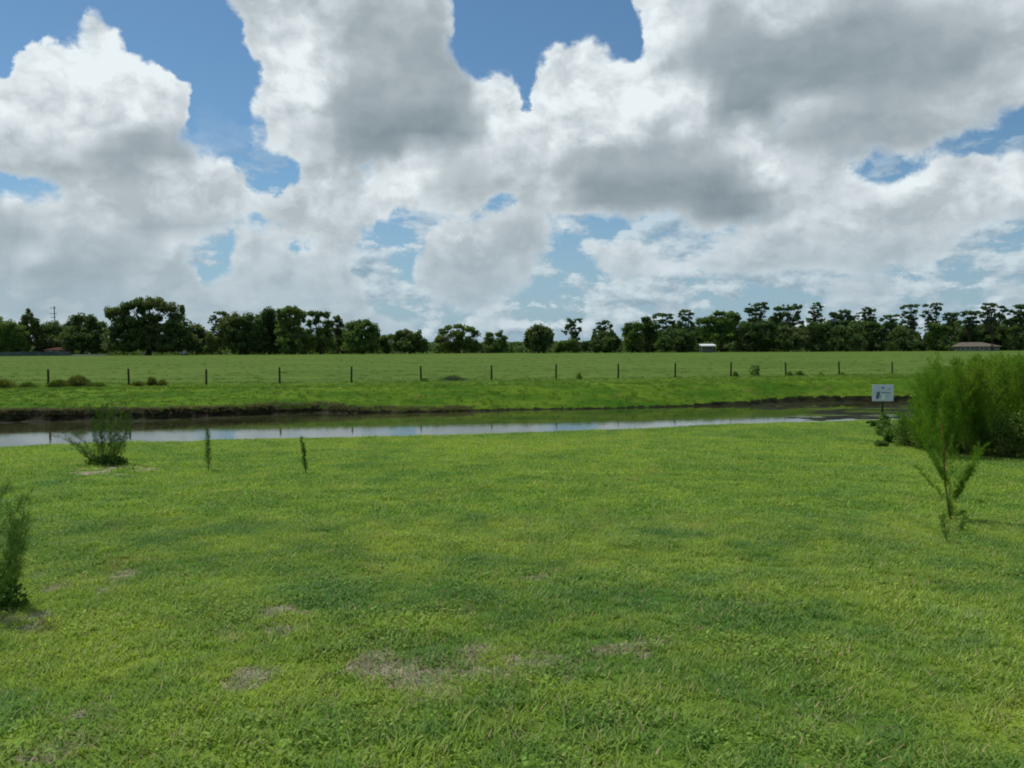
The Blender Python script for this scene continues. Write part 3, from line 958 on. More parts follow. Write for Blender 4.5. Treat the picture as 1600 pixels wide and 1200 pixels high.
y = np.sqrt(rng.random(n) * (12 ** 2 - 2 ** 2) + 4)
x = (rng.random(n) * 2 - 1) * (0.70 * y + .5)
ok = (rng.random(n) < .06 + .45 * sstep(fbm(x, y, 1.6, 4, 81), .46, .74)) & (dirt_mask(x, y) < .5)
lay("lawn_weeds", np.stack([x, y, ground_z(x, y)], -1)[ok], gm_weed, 0.8, 1.6, "patches of small round-leaved weeds in the lawn")
# dead thatch and stray blades on the bare places of the lawn
gm_thatch = grass_material("thatch", (0.24, 0.22, 0.12), (0.42, 0.38, 0.23), (0.14, 0.28, 0.05), 0.40, 0.2)
for i in range(4):
    tuft("tuft", 12, 0.05, 0.022, 0.0035, gm_thatch, 450 + i, 2.2)
n = 60000
y = 2.0 + 8 * rng.random(n)
x = (rng.random(n) * 2 - 1) * (0.70 * y + .5)
ok = rng.random(n) < dirt_mask(x, y) * 1.2 * (dirt_mask(x, y) > .15)
lay("dead_thatch", np.stack([x, y, ground_z(x, y) - .002], -1)[ok], gm_thatch, 0.6, 1.4, "dry thatch on the worn places of the lawn")
# dry fringe hanging over the cut bank
n = 3200
x = -30 + rng.random(n) * 28
y = far_shore(x) + np.interp(x, [-30, -18, -13, -9.5, -7], [1.7, 1.7, 1.3, .6, 0.0]) + 0.05 + rng.random(n) ** 2 * 0.6
zz, inf = ground_z(x, y, True)
ok = zz > WATER + 0.5 * inf['h'] + 0.02
gm_dry = grass_material("dry_fringe", (0.085, 0.085, 0.035), (0.16, 0.135, 0.07), (0.22, 0.18, 0.11), 0.3, 0.25)
for i in range(4):
    tuft("tuft", 18, 0.16, 0.12, 0.010, gm_dry, 400 + i, 1.2)
lay("dry_grass", np.stack([x, y, zz - .01], -1)[ok], gm_dry, 0.5, 1.1, "dry brown grass fringe along the muddy cut bank", bank_tone)
# pasture tufts behind the fence
n = 5000
y = 55 + 110 * rng.random(n) ** 1.4
x = (rng.random(n) * 2 - 1) * (0.70 * y + 3)
ok = (rng.random(n) < fbm(x * .5, y, 0.25, 4, 66) * 1.3 - 0.1)
x, y = x[ok], y[ok]
gm_past = grass_material("pasture_grass", (0.068, 0.122, 0.018), (0.110, 0.162, 0.030), (0.15, 0.17, 0.06), 0.08)
for i in range(4):
    tuft("tuft", 22, 0.30, 0.08, 0.03, gm_past, 500 + i, 0.9)
lay("pasture_grass", np.stack([x, y, ground_z(x, y) - .01], -1), gm_past, 0.5, 1.2, "pasture grass tufts beyond the fence posts", bank_tone)
#@@OBJECTS

# ------------------------------------------------------------------ foliage builders


def cards(P, size, jitter=0.35, up=0.0, aspect=1.0, elong=None):
    """small randomly turned leaf-clump quads at points P"""
    n = len(P)
    nrm = rng.normal(size=(n, 3))
    nrm[:, 2] += up
    nrm /= np.linalg.norm(nrm, axis=1)[:, None]
    a = rng.normal(size=(n, 3))
    a -= nrm * (a * nrm).sum(1)[:, None]
    a /= np.linalg.norm(a, axis=1)[:, None]
    b = np.cross(nrm, a)
    s = (np.asarray(size) * (0.6 + 0.8 * rng.random(n)))[:, None]
    out_ = []
    for sa, sb in ((-1, -.25), (.1, -1), (1, .2), (-.15, 1)):
        j = 1 + jitter * (rng.random((n, 2)) - .5) * 2
        out_.append(P + a * s * sa * j[:, :1] * 0.5 + b * s * sb * aspect * j[:, 1:] * 0.5)
    v = np.stack(out_, 1).reshape(-1, 3)
    f = np.arange(4 * n).reshape(n, 4)
    return v, f


def in_ellipsoid(n, c, r, p=0.45):
    d = rng.normal(size=(n, 3))
    d /= np.linalg.norm(d, axis=1)[:, None]
    return np.array(c) + d * (rng.random(n) ** p)[:, None] * np.array(r)


ORD = ["first", "second", "third", "fourth", "fifth", "sixth", "seventh", "eighth", "ninth", "tenth", "eleventh", "twelfth", "thirteenth", "last"]
POSTX = [75, 201, 322, 437, 549, 658, 768, 869, 966, 1055, 1142, 1228, 1311, 1394]
_used = {}


def where(px):
    if px < POSTX[0] - 12:
        return "left of the first fence post" if px > 30 else "at the far left edge"
    if px > POSTX[-1] + 12:
        return "right of the last fence post"
    i = max(k for k in range(14) if POSTX[k] - 12 <= px)
    if px <= POSTX[i] + 12 or i == 13:
        return "above the %s fence post" % ORD[i]
    f = (px - POSTX[i]) / (POSTX[i + 1] - POSTX[i])
    if f < .4:
        return "just right of the %s fence post" % ORD[i]
    if f < .62:
        return "between the %s and %s fence posts" % (ORD[i], ORD[i + 1])
    return "just left of the %s fence post" % ORD[i + 1]


def uniq(label):
    if label in _used and 'back row' in label:
        label = label.replace('of the back row', 'of the back row, more to the right')
        label = label.replace('low dark tree of the back row, more to the right', 'second low tree of the back row')
    k = _used.get(label, 0)
    _used[label] = k + 1
    if k:
        print("DUPLICATE LABEL", label)
    return label


OAK = leaf_material("oak_foliage", (0.055, 0.104, 0.034), (0.115, 0.178, 0.058), (0.130, 0.156, 0.066), 0.35, 0.42)
OAK2 = leaf_material("green_foliage", (0.080, 0.150, 0.038), (0.145, 0.225, 0.060), (0.165, 0.200, 0.070), 0.35, 0.44)
PINE = leaf_material("pine_foliage", (0.080, 0.145, 0.075), (0.140, 0.215, 0.095), None, 0.4, 0.45)
LIGHT = leaf_material("pale_foliage", (0.090, 0.145, 0.036), (0.150, 0.200, 0.060), None, 0.4, 0.4)
BARK = plain("bark", (0.085, 0.070, 0.055), 0.95, 0.1, 0.4, 1.5)
SPECIES = {'oak': OAK, 'green': OAK2, 'pine': PINE, 'light': LIGHT}


def tree(kind, Y, base_px, blobs, label, mat='oak', trunk_r=0.35, name='oak_tree', group=None, dens=1.0, leaf=0.46, sub=1.35, cat='tree', thick=0.8, limbs=True):
    b = at_depth(base_px, 550, Y)
    bx, by = b.x, Y
    bz = -0.62
    t = thing(name, uniq(label), cat, (bx, by, bz), group)
    org = np.array([bx, by, bz])
    vs, fs, off = [], [], 0
    px2m = Y / F
    if kind == 'pine':
        ex = []
        for x_, y_, rx, ry in blobs:
            for q in range(3):
                ex.append((x_ + random.uniform(-1.1, 1.1) * rx, y_ + random.uniform(-.3, 1.0) * (ry + 2.5), rx * random.uniform(.22, .5), ry * random.uniform(.4, .8) + .4))
        xa = [b_[0] for b_ in blobs]
        ya = [b_[1] for b_ in blobs]
        cxm, hw_ = (max(xa) + min(xa)) / 2, (max(xa) - min(xa)) / 2 + 4
        for q in range(int(14 + hw_ * 1.4)):
            y_ = random.uniform(min(ya), max(ya) + 14)
            f_ = (y_ - min(ya)) / (max(ya) - min(ya) + 8)
            ex.append((cxm + random.uniform(-1, 1) * hw_ * (0.55 + .45 * f_), y_, random.uniform(1.5, 4.0), random.uniform(.7, 1.6)))
        blobs = [(x_, y_, rx, ry * 1.15) for x_, y_, rx, ry in blobs] + ex
    else:
        blobs = [(x_, y_, rx, ry * 1.3) for x_, y_, rx, ry in blobs]
    centers = []
    for k, (cx, cy, rx, ry) in enumerate(blobs):
        c = at_depth(cx, cy, Y)
        w, h = rx * px2m, ry * px2m
        dy = random.uniform(-.35, .35) * w if len(blobs) > 2 else 0
        c = np.array([c.x, c.y + dy, c.z])
        centers.append(c)
        dpt = max(w * thick, 1.2)
        vol = w * h
        sr = min(sub, max(h * .55, .45), max(w * .55, .45))
        ns = max(3, int(dens * 1.75 * vol * 3.14 / (sr * sr) * (1 + dpt / 14)))
        C = in_ellipsoid(ns, c, (max(w - sr * .6, .2), max(dpt - sr * .6, .2), max(h - sr * .6, .15)), 0.42)
        m = int(18 * (sr / 0.9) ** 1.6 / (leaf / .55) ** 1.4) + 4
        for cc in C:
            r0 = sr * random.uniform(.55, 1.15)
            P = in_ellipsoid(m, cc, (r0, r0, r0 * (0.62 if kind == 'pine' else 0.85)), 0.5)
            P = P[P[:, 2] > bz + 0.1]
            v, f = cards(P - org, leaf, up=0.5)
            vs.append(v)
            fs.append(f + off)
            off += len(v)
    mesh_np('crown', np.concatenate(vs), np.concatenate(fs), SPECIES[mat], t)
    A = Acc()
    tops = sorted(centers, key=lambda q: -q[2])
    top = tops[0] - org
    n = 6
    pts, rad = [(0, 0, -0.3)], [trunk_r * 1.35]
    for i in range(1, n + 1):
        f = i / n
        pts.append((top[0] * f ** 1.4 + random.uniform(-.2, .2) * (1 if i < n else 0), top[1] * f, top[2] * f))
        rad.append(trunk_r * (1 - 0.78 * f))
    A.tube(pts, rad, 7)
    if limbs:
        for c in tops[1:]:
            c = c - org
            if kind == 'pine' and random.random() < .72:
                continue
            f0 = min(0.75, max(0.25, 0.55 * c[2] / max(top[2], .1)))
            s0 = Vector((top[0] * f0 ** 1.4, top[1] * f0, top[2] * f0))
            e = Vector(c)
            md = s0.lerp(e, .5) + Vector((0, 0, -0.08 * (e - s0).length))
            A.tube([s0, md, e], [trunk_r * .5, trunk_r * .34, trunk_r * .12], 5)
            for q in range(2):
                e2 = e + Vector((random.uniform(-2, 2), random.uniform(-1.5, 1.5), random.uniform(0.2, 1.6)))
                A.tube([md, e2], [trunk_r * .22, trunk_r * .06], 4)
    A.build('trunk', BARK, t, True)
    return t


def pine(Y, base_px, top_py, pads, label, trunk_r=0.22, group='pines in the far tree line', leaf=0.34, lean=0, dens=1.0):
    """tall bare-trunked pine: flat needle pads on thin limbs"""
    bl = [(x, y, rx, ry) for x, y, rx, ry in pads]
    return tree('pine', Y, base_px, bl, label, 'pine', trunk_r, 'pine_tree', group, dens * 0.8, leaf, 0.8, thick=0.9)


# ------------------------------------------------------------------ the far tree line, left to right
g_o = 'broadleaf trees in the far tree line'
TL = "in the far tree line"
Y0 = 262
tree('o', Y0 + 6, -20, [(-25, 520, 38, 24), (-10, 505, 22, 12), (-30, 540, 40, 16)], "dark leafy tree cut by the left picture edge in the far tree line", 'oak', group=g_o)
tree('o', Y0, 18, [(12, 512, 22, 12), (25, 520, 25, 15), (10, 535, 26, 18), (32, 538, 20, 16)], "bushy mid green tree second from the left in the far tree line", 'green', group=g_o)
tree('b', Y0 + 4, 45, [(40, 500, 7, 10), (50, 498, 6, 9), (44, 488, 3, 5), (56, 508, 9, 9), (45, 518, 16, 13), (60, 518, 10, 10), (34, 510, 5, 8)], "feathery yellow green bamboo clump left of the tall utility pole", 'light', 0.15, 'bamboo_clump', cat='bamboo', leaf=0.4, sub=0.9)
tree('o', Y0 + 8, 84, [(84, 516, 26, 13), (70, 525, 20, 14), (100, 524, 26, 15), (86, 537, 32, 14)], "low rounded dark tree at the foot of the utility pole", 'oak', group=g_o)
tree('o', Y0 + 5, 128, [(122, 498, 15, 8), (140, 500, 14, 8), (130, 512, 26, 12), (110, 506, 6, 5), (150, 515, 20, 12), (130, 530, 38, 17), (155, 538, 24, 14)], "dark tree with uneven top just left of the biggest oak", 'oak', group=g_o)
tree('o', Y0 - 6, 232, [(186, 487, 24, 9), (172, 491, 10, 7), (205, 478, 20, 7), (235, 474, 30, 9), (222, 484, 12, 9), (262, 482, 22, 9), (285, 484, 4, 8), (276, 496, 16, 11), (240, 496, 20, 7), (198, 505, 32, 11),
      (236, 510, 34, 12), (275, 512, 30, 12), (185, 522, 28, 14), (225, 528, 40, 16), (275, 530, 36, 16), (300, 535, 16, 14), (200, 540, 40, 9), (262, 542, 44, 8)],
     "largest spreading oak, with small sky gaps in its crown, left side", 'oak', 0.75, group=g_o)
tree('o', Y0 + 10, 308, [(305, 518, 18, 11), (320, 524, 14, 10), (306, 535, 22, 14), (325, 540, 16, 10)], "lower dark tree at the right foot of the largest oak", 'oak', group=g_o)
tree('o', Y0 - 3, 330, [(328, 530, 9, 9), (334, 540, 10, 10), (326, 546, 9, 6), (340, 534, 7, 8)], "small pale green bushy tree right of the largest oak", 'light', 0.14, 'small_tree', cat='tree', leaf=0.4, sub=0.9)
pine(Y0 + 4, 345, 484, [(343, 489, 9, 3), (333, 494, 5, 2.5), (352, 493, 5, 3), (331, 500, 5, 2.5), (343, 499, 6, 2.5), (354, 501, 4, 2), (338, 507, 6, 2), (333, 512, 3, 1.5), (349, 508, 4, 2)], "thin open-crowned pine standing alone right of the largest oak", 0.2, dens=.8)
tree('o', Y0, 375, [(370, 502, 22, 11), (392, 500, 20, 10), (352, 512, 14, 10), (375, 520, 32, 14), (400, 520, 20, 14), (380, 538, 38, 15)], "dark broad oak just right of the thin open-crowned pine", 'oak', 0.45, group=g_o)
tree('o', Y0 + 5, 420, [(420, 492, 16, 11), (412, 505, 20, 12), (432, 508, 22, 14), (418, 525, 32, 16), (425, 542, 34, 11)], "dark tall oak above and left of the fourth fence post", 'oak', 0.4, group=g_o)
tree('o', Y0, 456, [(452, 486, 20, 8), (468, 491, 14, 8), (440, 493, 12, 8), (455, 503, 26, 9), (450, 520, 28, 14), (465, 536, 34, 16)], "highest domed tree of the dark group above the fourth fence post", 'green', 0.45, group=g_o)
tree('o', Y0 + 3, 502, [(488, 490, 9, 5), (500, 492, 9, 5), (511, 493, 8, 6), (495, 502, 8, 7), (511, 506, 10, 7), (484, 505, 6, 6), (505, 518, 18, 8), (482, 522, 12, 8), (500, 535, 28, 14)], "airy tree with sky showing through, between fourth and fifth fence posts", 'green', 0.35, group=g_o, dens=.85)
tree('o', Y0 + 12, 529, [(527, 499, 9, 5), (533, 508, 10, 6), (520, 506, 6, 5), (523, 517, 12, 6), (535, 518, 8, 6), (528, 532, 20, 12)], "sparse greyish tree just left of the fifth fence post", 'oak', 0.25, group=g_o, dens=.75)
tree('o', Y0 - 2, 566, [(552, 509, 16, 8), (570, 506, 16, 7), (584, 514, 12, 9), (560, 520, 26, 13), (583, 528, 14, 13), (565, 538, 32, 14)], "rounded olive green tree just right of the fifth fence post", 'green', 0.4, group=g_o)
tree('o', Y0 + 4, 604, [(598, 530, 12, 9), (610, 528, 6, 6), (604, 542, 15, 10)], "low mixed green tree left of the sixth fence post", 'green', 0.2, group=g_o)
tree('o', Y0 - 2, 640, [(632, 521, 17, 7), (650, 524, 16, 8), (618, 528, 10, 8), (638, 536, 32, 12), (662, 540, 9, 9), (640, 545, 32, 6)], "compact dark round tree just left of the sixth fence post", 'oak', 0.35, group=g_o)
tree('o', Y0 + 10, 716, [(700, 512, 8, 4), (718, 510, 12, 4), (732, 514, 12, 5), (692, 519, 10, 5), (742, 521, 8, 6), (714, 522, 18, 6), (690, 530, 15, 8), (722, 533, 26, 9), (700, 543, 28, 7), (738, 542, 20, 8)], "spreading light-topped oak between the sixth and seventh fence posts", 'green', 0.4, group=g_o, dens=.9)
tree('o', Y0 + 16, 775, [(765, 523, 9, 4), (780, 522, 9, 5), (788, 529, 7, 5), (762, 532, 12, 7), (778, 537, 18, 8), (770, 545, 22, 5)], "small open oak above the seventh fence post", 'green', 0.28, group=g_o, dens=.85)
tree('o', Y0 - 2, 842, [(840, 513, 14, 6), (855, 518, 10, 7), (828, 521, 10, 8), (843, 526, 22, 13), (860, 528, 8, 9), (822, 534, 6, 9), (842, 540, 24, 11)], "isolated round dark tree just left of the eighth fence post", 'oak', 0.35, group=g_o)
tree('o', Y0 + 2, 884, [(880, 540, 14, 9), (870, 546, 10, 5), (893, 536, 9, 9), (898, 545, 14, 7)], "low bright green bush at the foot of the split-crowned pine", 'green', 0.12, 'low_tree', leaf=.4, sub=1.0)
pine(Y0 + 6, 900, 496, [(905, 499, 5.5, 4), (889, 500, 3.5, 3.5), (894, 507, 6.5, 4.5), (886, 513, 5, 4), (906, 513, 4.5, 2.5), (899, 522, 6.5, 6), (899, 531, 7, 5), (883, 518, 4, 2)], "split-crowned pine standing alone above and right of the eighth fence post", 0.26)
tree('o', Y0 + 4, 922, [(918, 541, 10, 7), (928, 545, 10, 6)], "low rounded bush between the eighth and ninth fence posts", 'oak', 0.1, 'low_tree', leaf=.4, sub=1.0)
pine(Y0 + 9, 944, 500, [(947, 503, 8, 3.5), (955, 509, 3.5, 3.5), (936, 511, 4, 3), (941, 514, 7, 4), (930, 517, 4, 4)], "crooked flat-topped pine rising behind the oak left of the ninth post", 0.22)
tree('o', Y0, 946, [(938, 525, 12, 8), (952, 522, 12, 7), (928, 532, 8, 8), (945, 534, 26, 10), (962, 535, 10, 9), (944, 543, 26, 8)], "broad dark oak just left of the ninth fence post", 'oak', 0.32, group=g_o)
tree('o', Y0, 988, [(983, 510, 10, 7), (996, 512, 10, 8), (979, 520, 9, 10), (990, 526, 18, 12), (992, 540, 22, 11)], "rounded green oak just right of the ninth fence post", 'green', 0.35, group=g_o)
tree('o', Y0 + 2, 1012, [(1010, 500, 10, 6), (1018, 508, 12, 8), (1006, 512, 10, 8), (1014, 524, 18, 12), (1012, 540, 22, 11)], "taller dark oak between the ninth and tenth fence posts", 'oak', 0.35, group=g_o)
pine(Y0 + 10, 1040, 488, [(1035, 492, 15, 3.5), (1048, 492, 6, 3), (1022, 496, 5, 3), (1033, 502, 8, 4), (1048, 503, 6, 4), (1028, 510, 8, 4), (1044, 512, 9, 4), (1038, 522, 14, 6)], "wide flat-topped pine just left of the tenth fence post", 0.26)
pine(Y0 + 5, 1072, 482, [(1070, 486, 9, 3), (1063, 491, 4, 3), (1081, 490, 5, 3), (1070, 499, 8, 4), (1062, 504, 5, 3), (1080, 506, 5, 3), (1070, 514, 11, 5)], "tall lacy pine just right of the tenth fence post", 0.24)
tree('o', Y0 - 2, 1060, [(1052, 522, 20, 10), (1072, 526, 18, 10), (1045, 536, 26, 12), (1072, 540, 22, 10)], "dark low oak at the left end of the white roofed shelter", 'oak', 0.3, group=g_o)
tree('o', Y0 + 6, 1126, [(1124, 490, 12, 4), (1140, 492, 15, 5), (1112, 498, 10, 5), (1098, 502, 14, 6), (1128, 502, 22, 7), (1152, 499, 6, 6), (1110, 514, 26, 9), (1140, 515, 20, 9), (1125, 526, 34, 8)], "broad pine-like oak directly behind the white roofed shelter", 'green', 0.4, group=g_o)
pine(Y0 + 10, 1180, 472, [(1186, 476, 8, 3.5), (1196, 474, 5, 2.5), (1173, 484, 8, 4), (1180, 483, 9, 4), (1198, 482, 5, 3), (1167, 487, 4, 2.5), (1183, 491, 8, 3), (1178, 500, 12, 4), (1166, 506, 12, 5)], "tallest dense pine between the eleventh and twelfth fence posts", 0.3)
tree('o', Y0 + 3, 1178, [(1170, 512, 20, 9), (1195, 508, 16, 7), (1180, 526, 30, 12), (1168, 540, 26, 10), (1200, 540, 22, 10)], "dark leafy tree under the tallest dense pine", 'oak', 0.3, group=g_o)
pine(Y0 + 8, 1226, 478, [(1216, 482, 9, 4), (1234, 482, 11, 4.5), (1247, 488, 5, 3), (1222, 491, 16, 5), (1240, 498, 12, 6), (1214, 500, 8, 5), (1228, 508, 16, 6), (1250, 478, 4, 2), (1242, 476, 4, 1.5)], "wide full pine above the twelfth fence post", 0.3)
tree('o', Y0 + 1, 1232, [(1222, 518, 20, 9), (1245, 520, 16, 9), (1232, 534, 30, 13)], "dark leafy tree below the wide full pine", 'oak', 0.3, group=g_o)
pine(Y0 + 14, 1277, 471, [(1276, 474, 5.5, 2.5), (1284, 479, 3.5, 2), (1270, 481, 4.5, 2), (1279, 485, 6, 2.2), (1266, 487, 4, 2), (1276, 492, 7, 3), (1268, 499, 9, 4), (1284, 500, 6, 3)], "slim pointed pine midway between the twelfth and thirteenth fence posts", 0.2, dens=.85)
tree('o', Y0 + 1, 1276, [(1270, 510, 15, 9), (1288, 512, 12, 9), (1276, 528, 26, 14), (1280, 542, 26, 9)], "dark leafy tree below the slim pointed pine", 'oak', 0.3, group=g_o)
pine(Y0 + 8, 1312, 484, [(1323, 487, 9, 4), (1302, 491, 9, 4), (1312, 494, 16, 5), (1330, 496, 8, 4), (1316, 504, 16, 6), (1298, 503, 8, 5)], "dense round-topped pine above the thirteenth fence post", 0.28)
tree('o', Y0, 1322, [(1312, 518, 20, 10), (1336, 516, 16, 9), (1322, 534, 32, 13)], "dark leafy tree below the dense round-topped pine", 'oak', 0.3, group=g_o)
pine(Y0 + 20, 1355, 480, [(1356, 481, 6, 1.8), (1364, 485, 4, 1.8), (1346, 489, 5, 2), (1358, 490, 7, 2), (1362, 496, 6, 2), (1350, 499, 8, 2.5), (1340, 494, 5, 2)], "thin hazy pine with small crown just left of the last fence post", 0.18, dens=.65)
tree('o', Y0 + 3, 1362, [(1352, 508, 14, 6), (1370, 510, 14, 6), (1360, 522, 22, 10), (1360, 538, 26, 12)], "greyish leafy tree below the thin hazy pine", 'oak', 0.3, group=g_o)
pine(Y0 + 6, 1392, 490, [(1386, 494, 8, 2.6), (1400, 493, 8, 2.2), (1379, 498, 4, 2), (1396, 500, 6, 2.5), (1388, 508, 9, 4)], "flat low-crowned pine directly above the last fence post", 0.22)
pine(Y0 + 4, 1420, 474, [(1420, 478, 12, 2.2), (1432, 477, 5, 1.8), (1411, 481, 4, 2), (1416, 488, 6, 3), (1430, 486, 5, 2.5), (1422, 496, 8, 4), (1412, 503, 6, 3), (1426, 507, 8, 4), (1420, 516, 9, 5)], "tall layered pine right of the last post, left of a sky gap", 0.26)
tree('o', Y0 + 1, 1412, [(1402, 522, 18, 10), (1424, 526, 16, 10), (1440, 538, 8, 9), (1410, 538, 28, 11)], "dark tree below the tall layered pine", 'oak', 0.3, group=g_o)
pine(Y0 + 6, 1462, 474, [(1448, 477, 8, 1.8), (1462, 475, 8, 2.2), (1467, 481, 5, 2.5), (1460, 489, 8, 2.4), (1447, 487, 5, 2.5), (1442, 493, 5, 2), (1456, 499, 9, 3), (1452, 505, 7, 3)], "tall crooked pine right of the sky gap with arching top", 0.24)
tree('o', Y0 + 2, 1466, [(1458, 512, 12, 8), (1474, 514, 16, 8), (1464, 528, 22, 12), (1470, 541, 26, 9)], "leafy tree below the tall crooked pine", 'green', 0.3, group=g_o)
pine(Y0 + 4, 1488, 488, [(1484, 491, 11, 3), (1494, 491, 7, 3), (1477, 496, 6, 2.5), (1490, 499, 8, 3), (1482, 506, 8, 3)], "bright low pine left of the tan roofed house", 0.2)
pine(Y0 + 8, 1516, 484, [(1514, 488, 9, 3), (1525, 488, 7, 3), (1506, 491, 5, 2.5), (1518, 497, 10, 2.6), (1508, 503, 8, 3), (1527, 503, 7, 3), (1517, 510, 12, 4)], "pine with level crown over the left half of the tan roofed house", 0.22)
pine(Y0 + 5, 1551, 472, [(1549, 475, 11, 2.4), (1538, 481, 5, 3), (1563, 480, 6, 3), (1571, 484, 5, 2), (1550, 484, 7, 2), (1541, 490, 6, 3), (1560, 493, 9, 3), (1534, 493, 5, 3), (1550, 501, 11, 4), (1572, 502, 6, 4)], "arch-topped pine over the right half of the tan roofed house", 0.27)
tree('o', Y0 + 12, 1530, [(1510, 518, 20, 9), (1540, 514, 20, 9), (1565, 516, 16, 9), (1535, 528, 36, 10), (1500, 532, 18, 9)], "broad dark oak behind the tan roofed house", 'oak', 0.35, group=g_o)
pine(Y0 + 3, 1592, 475, [(1592, 478, 11, 3), (1604, 481, 8, 3), (1582, 486, 6, 3), (1596, 490, 14, 4), (1588, 500, 12, 5), (1608, 502, 12, 6)], "dark heavy pine at the right picture edge", 0.3)
tree('o', Y0 + 1, 1594, [(1584, 516, 14, 9), (1602, 518, 18, 10), (1590, 532, 24, 13), (1610, 535, 16, 14)], "dark tree below the heavy pine at the right picture edge", 'oak', 0.35, group=g_o)
# lower trees seen between and behind the big ones
k = 0
PROF = [(-40, 520), (60, 527), (110, 522), (300, 528), (345, 517), (520, 515), (600, 532), (680, 535), (760, 537), (800, 541), (870, 543), (910, 544), (975, 520), (1060, 506), (1100, 500), (1200, 499), (1330, 500), (1432, 504), (1440, 528), (1450, 530), (1462, 508), (1540, 500), (1640, 500)]
for px in list(range(-30, 1060, 38)) + list(range(1064, 1650, 27)):
    pxx = px + random.uniform(-8, 8)
    top = np.interp(pxx, [a for a, b in PROF], [b for a, b in PROF]) + random.uniform(-5, 9)
    hgt = 550 - top
    if hgt < 11 or 792 < pxx < 818 or 600 < pxx < 618:
        continue
    bl = [(pxx + random.uniform(-7, 7), top + 5, 12, 5.5), (pxx - 9, top + hgt * .35, 15, hgt * .22 + 2), (pxx + 10, top + hgt * .38, 15, hgt * .22 + 2), (pxx, top + hgt * .68, 24, hgt * .3 + 1)]
    w_ = where(pxx)
    if pxx > 1406:
        w_ = [b_ for a_, b_ in ((1435, "behind the tall layered pine"), (1475, "behind the tall crooked pine"), (1505, "behind the left end of the tan roofed house"), (1535, "behind the middle of the tan roofed house"),
                               (1570, "behind the right end of the tan roofed house"), (1606, "behind the heavy pine at the right edge"), (9999, "at the far right edge")) if pxx < a_][0]
    if pxx < 5:
        w_ = "at the far left edge" if pxx > -25 else "just outside the left edge"
    tree('o', Y0 + random.uniform(18, 32), pxx, bl, "low dark tree of the back row, " + w_, ['oak', 'oak', 'green'][k % 3], 0.22, 'woodland_tree', 'low trees behind the front row', dens=.8, leaf=.6)
    k += 1

# woods reading as one mass
P = []
n = 26000
x = (rng.random(n) * 2 - 1) * 215
y = Y0 + 12 + rng.random(n) * 14
hh = 1.2 + 3.2 * fbm(x, y, 0.12, 3, 77)
pxa = 800 + F * x / y
hh = np.where((pxa > 150) & (pxa < 325), hh * .35, hh)
z = -0.6 + rng.random(n) ** 0.8 * hh
v, f = cards(np.stack([x, y, z], -1), 0.75, up=.3)
o = mesh_np('undergrowth', v, f, OAK)
tag(o, "dark undergrowth below the far trees", 'undergrowth', kind='stuff')
n = 30000
x = (rng.random(n) * 2 - 1) * 480
y = 600 + rng.random(n) * 30
hh = 3.5 + 4.0 * fbm(x, y, 0.05, 4, 78)
z = -0.6 + rng.random(n) ** 0.7 * hh
v, f = cards(np.stack([x, y, z], -1), 1.7, up=.3)
o = mesh_np('distant_woods', v, f, OAK)
tag(o, "distant line of woods seen through the gaps", 'woods', kind='stuff')

# ------------------------------------------------------------------ buildings and pole under the trees
M_WHITE = plain("white_metal", (0.78, 0.80, 0.80), 0.45, 0.4, 0.05, 2)
M_TAN = plain("tan_roof", (0.15, 0.125, 0.10), 0.9, 0.1, 0.15, 1.2)
M_WALLG = plain("grey_wall", (0.19, 0.18, 0.18), 0.9, 0.1, 0.12, 1.0)
M_RED = plain("red_roof", (0.07, 0.030, 0.026), 0.9, 0.1, 0.2, 1.0)
M_GLASS = plain("dark_glass", (0.02, 0.022, 0.025), 0.15, 0.5, 0.1)
M_FENCE = plain("fence_grey_green", (0.085, 0.115, 0.12), 0.9, 0.1, 0.3, 0.4)
M_PALE = plain("pale_concrete", (0.42, 0.42, 0.38), 0.9, 0.1, 0.12, 0.6)
M_GREY = plain("pale_grey_paint", (0.42, 0.42, 0.45), 0.6, 0.3, 0.1)
M_POST = plain("weathered_post", (0.045, 0.046, 0.024), 0.95, 0.1, 0.4, 9, 0.4)
M_POST2 = plain("weathered_post_pale", (0.085, 0.095, 0.05), 0.95, 0.1, 0.3, 9, 0.4)
GZ_ = -0.62


def house(px0, px1, Y, wall_h, roof_h, label, roofm, wallm, depth=8.0, wins=3):
    a, b = at_depth(px0, 550, Y), at_depth(px1, 550, Y)
    w = b.x - a.x
    t = thing('house', uniq(label), 'house', ((a.x + b.x) / 2, Y, GZ_))
    A = Acc()
    A.box((0, depth / 2, wall_h / 2), (w, depth, wall_h))
    A.build('wall', wallm, t)
    A = Acc()
    e = .5
    hw, hd = w / 2 + e, depth / 2 + e
    z0, z1 = wall_h + .01, wall_h + roof_h
    rr = max(hw - hd * .9, .4)
    v = [(-hw, -hd, z0), (hw, -hd, z0), (hw, hd, z0), (-hw, hd, z0), (-rr, 0, z1), (rr, 0, z1)]
    v += [(p[0], p[1], z0 - .12) for p in v[:4]]
    v = [(p[0], p[1] + depth / 2, p[2]) for p in v]
    f = [[0, 1, 5, 4], [2, 3, 4, 5], [1, 2, 5], [3, 0, 4], [6, 7, 1, 0], [7, 8, 2, 1], [8, 9, 3, 2], [9, 6, 0, 3], [9, 8, 7, 6]]
    mesh_np('roof', v, f, roofm, t)
    for i in range(wins):
        x = -w / 2 + w * (i + .7) / (wins + .6)
        A = Acc()
        A.box((x, -.03, wall_h * .55), (1.3, .08, .9))
        fr = A.build('window', M_WHITE, t)
        A = Acc()
        A.box((x, -.08, wall_h * .55), (1.1, .04, .72))
        A.build('pane', M_GLASS, fr)
    A = Acc()
    A.box((w * .32, -.04, 1.0), (.95, .08, 2.0))
    A.build('door', M_GLASS, t)
    return t


